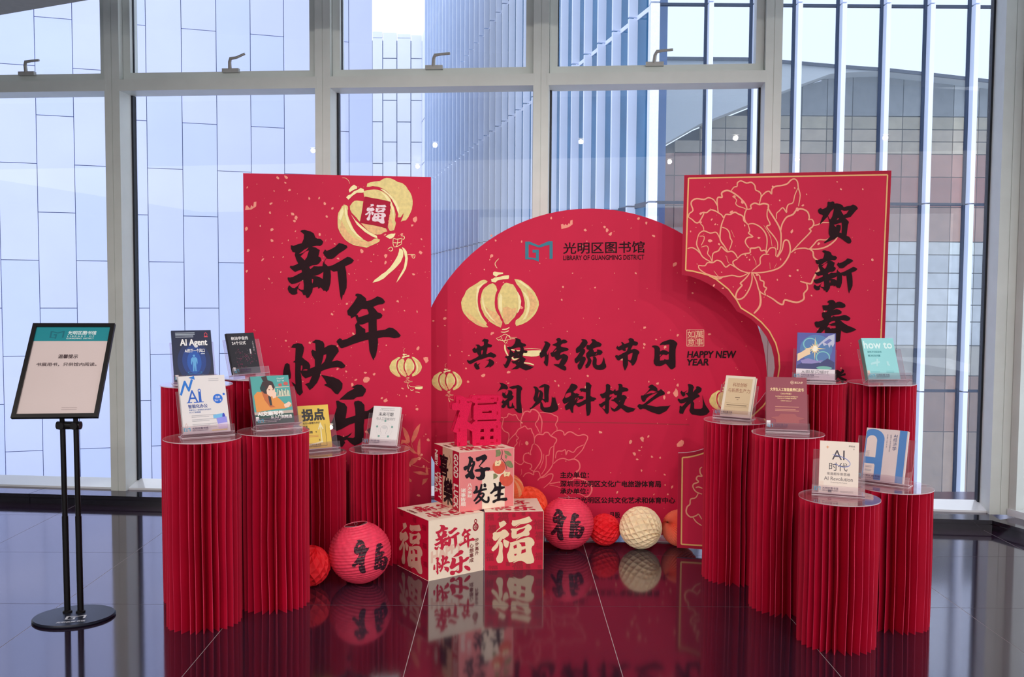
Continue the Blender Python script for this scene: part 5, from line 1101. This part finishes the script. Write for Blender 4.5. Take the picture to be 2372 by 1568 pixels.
bx1 = Box(A1, yaw1, (B1-A1).length, .312, .293, 'cream and red gift box, lower left of the stack', [redcard, redcard, cream, cream])
BX = lambda sh, box: tobox(sh, box)
H_ = lambda s, bx_, bold=.02: text(s, bold, bx_)
bx1.ink('front', 'lettering', text('HAPPY', .05, quadm=((.05, .53), (.60, .44), (.60, .56), (.05, .70))), M('blush_ink', (240, 200, 180), .5, noise=0), .0006)
for ch, q in (('新', (.10, .10, .56, .54)), ('年', (.54, .23, .84, .58)), ('快', (.08, .61, .38, .92)), ('乐', (.37, .58, .76, .98))): bx1.ink('front', 'character', glyph(ch, q), redink, .0012)
bx1.ink('front', 'lettering', vtext('心想事成', .775, .50, .83, .075, .02)+vtext('步步高升', .875, .42, .72, .065, .02), M('brown_ink', (130, 60, 60), .5, noise=0))
bx1.ink('front', 'emblem', ringp(.85, .235, .045, .02, 24, .055)+ringp(.85, .135, .02, .012, 16, .03)+text('福', .01, (.82, .20, .88, .27)), darkred)
bx1.ink('left', 'character', glyph('福', (.06, .13, .82, .95)), M('blush_card_ink', (222, 170, 150), .5, noise=0))
bx1.ink('left', 'pattern', sum((text('福', .02, (x, y, x+.12, y+.09)) for x, y in ((.08, .02), (.5, .04), (.8, .1), (.82, .4), (.84, .7), (.1, .88), (.35, .9))), []), darkred, .0005)
def topart(bx, wk=1):
    bx.ink('top', 'lettering', text('HAPPY', .05, (.25, .38, .80, .55)), M('blush_ink', (240, 200, 180), .5, noise=0), .0006)
    for ch, q in (('新', (.15, .10, .52, .5)), ('年', (.52, .16, .84, .5)), ('快', (.12, .56, .48, .92)), ('乐', (.5, .55, .88, .94))): bx.ink('top', 'character', glyph(ch, q), redink, .0012)
    bx.ink('top', 'lettering', vtext('心想事成', .07, .2, .5, .06, .02), M('brown_ink', (130, 60, 60), .5, noise=0))
topart(bx1)
A2 = onfloor(1121.5, 1321.2)+Vector((.002, 0, 0)); B2 = onfloor(1258, 1318.3)
bx2 = Box(A2, math.atan2(B2.y-A2.y, B2.x-A2.x), (B2-A2).length, .285, .2935, 'crimson gift box with a big cream character, lower right of the stack', [redcard, redcard, cream, redcard])
def fmap(sh, box): return tobox(sh, box)
bx2.ink('front', 'character', glyph('福', (.115, .085, .85, .90)), M('cream_card_ink', (244, 216, 180), .45, noise=.02), .0012)
rp = random.Random(9)
pat = []
for x, y, s_ in ((.04, .03, .11), (.22, .01, .18), (.46, .03, .06), (.62, .0, .07), (.74, .03, .05), (.90, .02, .08), (.06, .22, .13), (.02, .45, .13), (.02, .70, .13), (.06, .92, .16), (.83, .14, .16), (.86, .35, .13), (.87, .54, .11), (.86, .71, .12), (.36, .86, .07), (.47, .86, .18), (.70, .90, .08), (.24, .62, .07), (.40, .30, .06), (.90, .92, .07)):
    pat += text('福', rp.choice((0, .02, .03)), (x, y, x+s_, min(y+s_*1.05, .985)))
bx2.ink('front', 'pattern', pat, darkred, .0005); topart(bx2)
A3 = onfloor(1064, 1186.4, .2945); B3 = onfloor(1189.7, 1171, .2945); A3.z = .2945; L3 = onfloor(1017, 1155.4, .2945)
bx3 = Box(A3, math.atan2(B3.y-A3.y, B3.x-A3.x), (B3-A3).length, .30, .2975, 'pink and cream gift box with persimmon print, on top of the two boxes', [redcard, redcard, cream, pinkcard])
bx3.ink('front', 'cream_square', rect(.41, .36, .83, .995), cream, .0004)
F3 = lambda t: PL(t, 0, 0, 1)
def f3(sh):   # zoom pixels of the box front -> face coordinates
    def g(x, y):
        u = (x-455)/(1487-455); yt = 232-(232-143)*u; yb = 1377-(1377-1250)*u
        return (u, (y-yt)/(yb-yt))
    return xform(sh, g)
fr_ = M('persimmon_orange_ink', (226, 92, 72), .45, noise=.08, nscale=60); lf_ = M('olive_leaf_ink', (134, 140, 96), .5, noise=.12, nscale=80); cal = M('persimmon_calyx_ink', (250, 226, 176), .5, noise=0)
bx3.ink('front', 'leaf', f3(PL('1130,190 1205,175 1240,240 1215,300 1130,320 1140,260')+PL('1290,195 1380,210 1430,260 1440,300 1370,290 1310,250')+PL('1310,270 1360,300 1335,360 1310,330')+PL('1310,420 1370,385 1430,400 1470,480 1475,520 1420,530 1350,490')+PL('1090,640 1130,635 1180,680 1150,720 1090,750')), lf_, .0008)
bx3.ink('front', 'persimmon', f3(disc(1195, 515, 123, 130, 28)+disc(1338, 750, 132, 128, 28)), fr_, .0009)
bx3.ink('front', 'calyx', f3(PL('1115,430 1140,385 1180,400 1200,380 1240,390 1235,440 1200,490 1160,490 1120,495')+PL('1285,640 1310,600 1370,610 1415,600 1410,650 1390,690 1340,680 1300,700')), cal, .0012)
bx3.ink('front', 'twig', f3(strokes("""12:1250,180 1260,250 1240,340 1290,400 1330,480 1350,560
7:1240,340 1220,375
7:1310,400 1340,370
18:1160,450 1190,430
16:1330,650 1360,640""", 0, 0, 1, .6)), M('twig_ink', (96, 40, 44), .5, noise=0), .0014)
halo = M('white_outline_ink', (252, 236, 224), .5, noise=0)
FA = '''46:765,870 775,930 745,985 715,1015
44:725,1005 790,985 870,950 965,932
42:868,835 850,930 820,1030 775,1105 722,1165
50:912,828 930,860 922,895
40:805,1050 870,1015 908,1030 885,1085 830,1150 750,1212
46:805,1065 860,1110 915,1165 970,1180 998,1150 996,1075'''
bx3.ink('front', 'character', f3(strokes(FA, 0, 0, 1, .75)), M('jet_black_ink', (20, 14, 24), .4, noise=0), .0016)
for ch in '好生':
    g = xform(glyph(ch), lambda x, y: ((x-1010)*8.253, (y-1020)*8.253)); bx3.ink('front', 'character', f3(g), M('jet_black_ink', (20, 14, 24), .4, noise=0), .0016)
bx3.ink('front', 'lettering', f3(vtext('八方来财', 645, 820, 1100, 85, .02)+vtext('诸事皆顺', 525, 915, 1265, 90, .02)), halo, .0009)
bx3.ink('left', 'strip', rect(.34, 0, .74, 1), M('tan_card_ink', (226, 186, 158), .5, noise=.02), .0004)
def rtext(s, x0, x1, y0, y1, bold=.02):   # text running down the strip
    n = len(s); return [q for i, ch in enumerate(s) if ch != ' ' for q in text(ch, bold, quadm=((x1, y0+(y1-y0)*i/n), (x1, y0+(y1-y0)*(i+.85)/n), (x0, y0+(y1-y0)*(i+.85)/n), (x0, y0+(y1-y0)*i/n)))]
bx3.ink('left', 'lettering', rtext('GOOD LUCK', .79, .95, .05, .97, .03)+rtext('NEW YEAR', .03, .14, .10, .86, .03)+rtext('HAPPY', .18, .30, .48, .95, .03), halo, .0008)
bx3.ink('left', 'character', text('喜', .03, (.22, .14, .56, .50))+text('樂', .03, (.40, .52, .74, .95)), M('jet_black_ink', (20, 14, 24), .4, noise=0), .0012)
bx3.ink('left', 'branch', strokes("""1.5:.60,.10 .66,.20 .58,.30
1.2:.66,.20 .72,.28 .68,.36
1.2:.62,.42 .70,.48""", 0, 0, 1, .6)[:0]+stroke([(.60, .10), (.66, .20), (.58, .30)], .012)+stroke([(.66, .20), (.72, .28)], .01)+stroke([(.64, .42), (.70, .50)], .012), M('rust_ink', (180, 70, 60), .5, noise=0), .0007)
topart(bx3)

# ============================================================ FELT CHARACTER ORNAMENT
felt = M('crimson_felt', (222, 28, 78), .9, 0, .2, .14, 260, .5, 900)
felt_in = M('crimson_felt_cut_edge', (190, 8, 50), .9, 0, .2, .1, 200)
ztop = .2945+.2975
q0 = onfloor(1060, 1034.8, ztop); q1 = onfloor(1158, 1030.2, ztop)
fd = (q1-q0); fd.z = 0; fd.normalize(); fn = Vector((fd.y, -fd.x, 0))
orn = root('character_ornament', (q0+q1)/2, 'red felt ornament shaped like a Chinese character, standing on the top box', 'ornament')
FT = Matrix((fd, -fn, Vector((0, 0, 1)))).transposed().to_4x4(); FT.translation = Vector((q0.x, q0.y, ztop)); fi = FT.inverted()
ox, oy, s_, tt = GL['架']; LL = [[(fi @ onplane(ox+x/s_, oy+y/s_, FT.translation, fn)) for x, y in l] for l in parse(tt)]
LL = [[(v.x, max(v.z, 0.0)) for v in l] for l in LL]
lo_ = min(p[1] for p in LL[0]); 
for nm, yy in (('front_plate', 0), ('back_plate', .045)):
    b = MB(); b.prism(LL[0], FT @ Matrix.Translation((0, yy, 0)), .006, 0, 1, LL[1:]); b.obj(nm, [felt, felt_in], orn)
xs = [p[0] for p in LL[0]]; zs = [p[1] for p in LL[0]]; W_ = max(xs)-min(xs); Hh = max(zs)
def lx(px): return (fi @ onplane(px, 1000, FT.translation, fn)).x
def lz(py): return (fi @ onplane(1100, py, FT.translation, fn)).z
for px, ya, yb in ((1064, 925, 933), (1064, 959, 965), (1064, 991, 998), (1064, 1023, 1030), (1152, 922, 930), (1152, 955, 962), (1151, 987, 993), (1151, 1019, 1026)):
    b = MB(); b.box(lx(px)-.003, lx(px)+.003, -.0015, .052, lz(yb), lz(ya), FT); b.obj('tab', felt_in, orn)
for px, py in ((1109, 924.5), (1140, 923.5), (1107, 1028), (1140, 1027)):
    b = MB(); b.box(lx(px-3.5), lx(px+3.5), -.0015, .052, lz(py)-.003, lz(py)+.003, FT); b.obj('tab', felt_in, orn)

# ============================================================ PAPER LANTERNS AND BALLS
lan = M('ribbed_pink_red_lantern_paper', (244, 64, 96), .55, 0, .4, .10, 34, .35, 300)
wire = M('silver_lantern_wire', (205, 196, 200), .3, .8)
lan_in = M('lantern_inside_red', (190, 8, 30), .7)
def lantern(cpx, cpy, Rr, label, axis, gmap, char_px):
    c = onfloor(cpx, cpy, Rr*.985); c.z = Rr*.985
    rt = root('paper_lantern', (c.x, c.y, 0), label, 'paper lantern', 'red paper lanterns on the floor')
    ax = Vector(axis).normalized(); R3 = Vector((0, 0, 1)).rotation_difference(ax).to_matrix().to_4x4()
    T_ = Matrix.Translation(c) @ R3; Ti = T_.inverted(); NR = 23; rnd = random.Random(int(cpx))
    top_l, bot_l = math.radians(68), math.radians(-74)
    def rad(lat, lon):
        t = (lat-bot_l)/(top_l-bot_l)*NR; f = t-math.floor(t)
        cr = .0011*math.sin(lon*23+math.floor(t)*2.1)*math.sin(math.pi*f)+.0008*math.sin(lon*57+t*1.7)*math.sin(math.pi*f)
        return Rr-.0036*math.sin(math.pi*f)**.7+cr
    V = []; F = []; NL = NR*5; NN = 120
    for i in range(NL+1):
        la = bot_l+(top_l-bot_l)*i/NL+.0
        for k in range(NN):
            lo2 = 2*math.pi*k/NN; la2 = la+.018*math.sin(lo2*2+i*.21)*math.cos(la); r_ = rad(la, lo2)
            V.append(T_ @ Vector((r_*math.cos(la2)*math.cos(lo2), r_*math.cos(la2)*math.sin(lo2), r_*math.sin(la2)*.985)))
    for i in range(NL):
        for k in range(NN): F.append((i*NN+k, i*NN+(k+1) % NN, (i+1)*NN+(k+1) % NN, (i+1)*NN+k))
    mesh('lantern_shade', V, F, lan, rt, smooth=True)
    b = MB(); rr_ = Rr*math.cos(top_l); zt = Rr*math.sin(top_l)*.985
    b.tube([T_ @ Vector((rr_*math.cos(a), rr_*math.sin(a), zt)) for a in [2*math.pi*k/32 for k in range(33)]], .0016, 6); b.obj('top_ring', M('pink_rim', (250, 120, 140), .5), rt)
    b = MB()
    for a in (.3, 1.9): b.tube([T_ @ Vector((rr_*math.cos(a), rr_*math.sin(a), zt)), T_ @ Vector((.008*math.cos(a), .008*math.sin(a), zt-.012)), T_ @ Vector((-rr_*math.cos(a), -rr_*math.sin(a), zt))], .0011, 6)
    b.tube([T_ @ Vector((0, 0, zt-.012)), T_ @ Vector((0, .0, -Rr*.9))], .0011, 6); b.tube([T_ @ Vector((0, 0, zt-.012)), T_ @ Vector((.008, 0, zt+.006)), T_ @ Vector((0, 0, zt+.012))], .001, 6); b.obj('wire_frame', wire, rt)
    # the character follows the ribbed paper
    sh = char_px
    import bmesh
    bm_ = bmesh.new()
    for v, f in sh:
        vs = [bm_.verts.new((p[0], p[1], 0)) for p in v]
        for q in f:
            try: bm_.faces.new([vs[i] for i in q])
            except ValueError: pass
    for _ in range(5):
        E_ = [e for e in bm_.edges if e.calc_length() > 2.2]
        if not E_: break
        bmesh.ops.subdivide_edges(bm_, edges=E_, cuts=1, use_grid_fill=False)
        bmesh.ops.triangulate(bm_, faces=[f for f in bm_.faces if len(f.verts) > 3])
    def onball(x, y):
        d = pray(x, y).normalized(); oc = EYE-c; R_ = Rr
        for _ in range(3):
            bq = oc.dot(d); cq = oc.dot(oc)-R_*R_; disc_ = max(bq*bq-cq, 0); p = EYE+d*(-bq-math.sqrt(disc_))
            l = Ti @ p; la = math.asin(max(-1, min(1, l.z/.985/l.length))); R_ = rad(la, math.atan2(l.y, l.x))+.0014
        return p
    Vv = [onball(v.co.x, v.co.y) for v in bm_.verts]; bm_.verts.index_update()
    Ff = [tuple(v.index for v in f.verts) for f in bm_.faces]; bm_.free()
    mesh('character', Vv, Ff, M('sooty_black_lantern_ink', (56, 12, 32), .5, noise=.1), rt, smooth=True)
    return rt
gB = glyph('灯')
gA = xform(gB, lambda x, y: (lambda X, Yy: (760+(X+345 if X < 660 else 1110+(X-700)*.83)/10.453, 1200+(Yy+85-(0 if X < 660 else 25))/10.453))((x-1255)*11.2, (y-1140)*11.2))
lantern(834, 1279, .1473, 'pink-red ribbed paper lantern with a black character, left of the boxes', (-.15, .02, 1), None, gA)
lantern(1314, 1211, .1438, 'pink-red ribbed paper lantern with a black character, right of the boxes', (.03, .14, 1), None, gB)

def honeycomb(c, Rr, name, label, mat, axis, N=16, rows=13, inset=.86, cat='paper ball', group=None, parent_z=0, edge=None):
    rt = root(name, (c[0], c[1], max(0, c[2]-Rr)), label, cat, group)
    R3 = Vector((0, 0, 1)).rotation_difference(Vector(axis).normalized()).to_matrix().to_4x4(); T_ = Matrix.Translation(c) @ R3
    rnd = random.Random(int(c[0]*1000)); V = []; F = []; rowsv = []
    def P(la, lo, r): return T_ @ Vector((r*math.cos(la)*math.cos(lo), r*math.cos(la)*math.sin(lo), r*math.sin(la)))
    for j in range(rows+1):
        la = -math.pi/2+math.pi*j/rows
        row_ = []
        for i in range(N):
            lo = (i+(j % 2)/2)*2*math.pi/N
            row_.append(len(V)); V.append(P(la+rnd.uniform(-.02, .02), lo+rnd.uniform(-.025, .025), Rr*(1-rnd.uniform(0, .012))))
        rowsv.append(row_)
    for j in range(rows-1):
        for i in range(N):
            lo_i = rowsv[j][i]; hi = rowsv[j+2][i]
            if j % 2: a_, b_ = rowsv[j+1][i], rowsv[j+1][(i+1) % N]; lo = (i+.5)*2*math.pi/N
            else: a_, b_ = rowsv[j+1][(i-1) % N], rowsv[j+1][i]; lo = i*2*math.pi/N
            la = -math.pi/2+math.pi*(j+1)/rows
            cc = len(V); V.append(P(la, lo+rnd.uniform(-.05, .05), Rr*(inset+rnd.uniform(-.03, .03))))
            F += [(lo_i, b_, cc), (b_, hi, cc), (hi, a_, cc), (a_, lo_i, cc)]
    core = MB(); core.lathe([(Rr*.8*math.cos(t), Rr*.8*math.sin(t)) for t in [-1.57+3.14*k/12 for k in range(13)]], 24, T_)
    mesh('honeycomb_cells', V, F, mat, rt)
    core.obj('inner_core', mat, rt)
    return rt
def tissue(name, rgb):
    m = M(name, rgb, .65, 0, .3, .06, 30); b = m.node_tree.nodes['Principled BSDF']
    b.inputs['Subsurface Weight'].default_value = .25; b.inputs['Subsurface Radius'].default_value = (.05, .02, .02); b.inputs['Subsurface Scale'].default_value = .3
    return m
redt = tissue('scarlet_tissue_paper', (236, 30, 44)); creamt = tissue('cream_tissue_paper', (255, 228, 188)); orget = tissue('orange_red_tissue_paper', (250, 84, 52))
honeycomb((-.916, 4.291, .097), .0965, 'honeycomb_ball', 'scarlet honeycomb paper ball peeping out beside the left lantern', redt, (.3, -.2, 1), 14, 11, .88, group='honeycomb paper balls')
honeycomb((.541, 5.004, .0885), .088, 'honeycomb_ball', 'small scarlet honeycomb paper ball between lantern and cream ball', redt, (1, -.35, .25), 16, 13, .86, group='honeycomb paper balls')
honeycomb((.728, 4.94, .1165), .115, 'honeycomb_ball', 'cream honeycomb paper ball in front of the round board', creamt, (1, -.5, -.35), 18, 15, .9, group='honeycomb paper balls')
honeycomb((.122, 5.0, .2165), .108, 'honeycomb_ball', 'orange-red honeycomb paper ball behind the right box', orget, (1, -.5, -.4), 16, 13, .88, group='honeycomb paper balls')
def fanball(c, Rr, label, mat, mat2, axis, N=44, parts_n=10):
    rt = root('pleated_ball', (c[0], c[1], max(0, c[2]-Rr)), label, 'paper ball', 'pleated paper balls')
    R3 = Vector((0, 0, 1)).rotation_difference(Vector(axis).normalized()).to_matrix().to_4x4(); T_ = Matrix.Translation(c) @ R3
    V = []; F = []; I = []; NL = 40
    for i in range(NL+1):
        la = -math.pi/2+math.pi*i/NL; la = max(-1.5, min(1.5, la))
        for k in range(N*2):
            lo = math.pi*k/N; r = Rr*(1.0 if k % 2 == 0 else .90)*(1-.012*(i % 2))
            V.append(T_ @ Vector((r*math.cos(la)*math.cos(lo), r*math.cos(la)*math.sin(lo), r*math.sin(la))))
    n = N*2
    for i in range(NL):
        for k in range(n): F.append((i*n+k, i*n+(k+1) % n, (i+1)*n+(k+1) % n, (i+1)*n+k)); I.append(1 if (k//2) % 7 < 2 and mat2 is not mat else 0)
    mesh('pleats', V, F, [mat, mat2], rt, None, I)
fanball((.004, 4.985, .306), .0945, 'orange and apricot striped pleated paper ball behind the top box', tissue('apricot_orange_paper', (248, 130, 84)), tissue('apricot_stripe_paper', (250, 178, 128)), (.25, -.5, 1), 40)
fanball((.950, 4.995, .1015), .1005, 'salmon pleated paper ball by the edge of the scalloped board', tissue('salmon_paper', (250, 122, 92)), tissue('salmon_paper', (250, 122, 92)), (-.9, -.5, .5), 40)
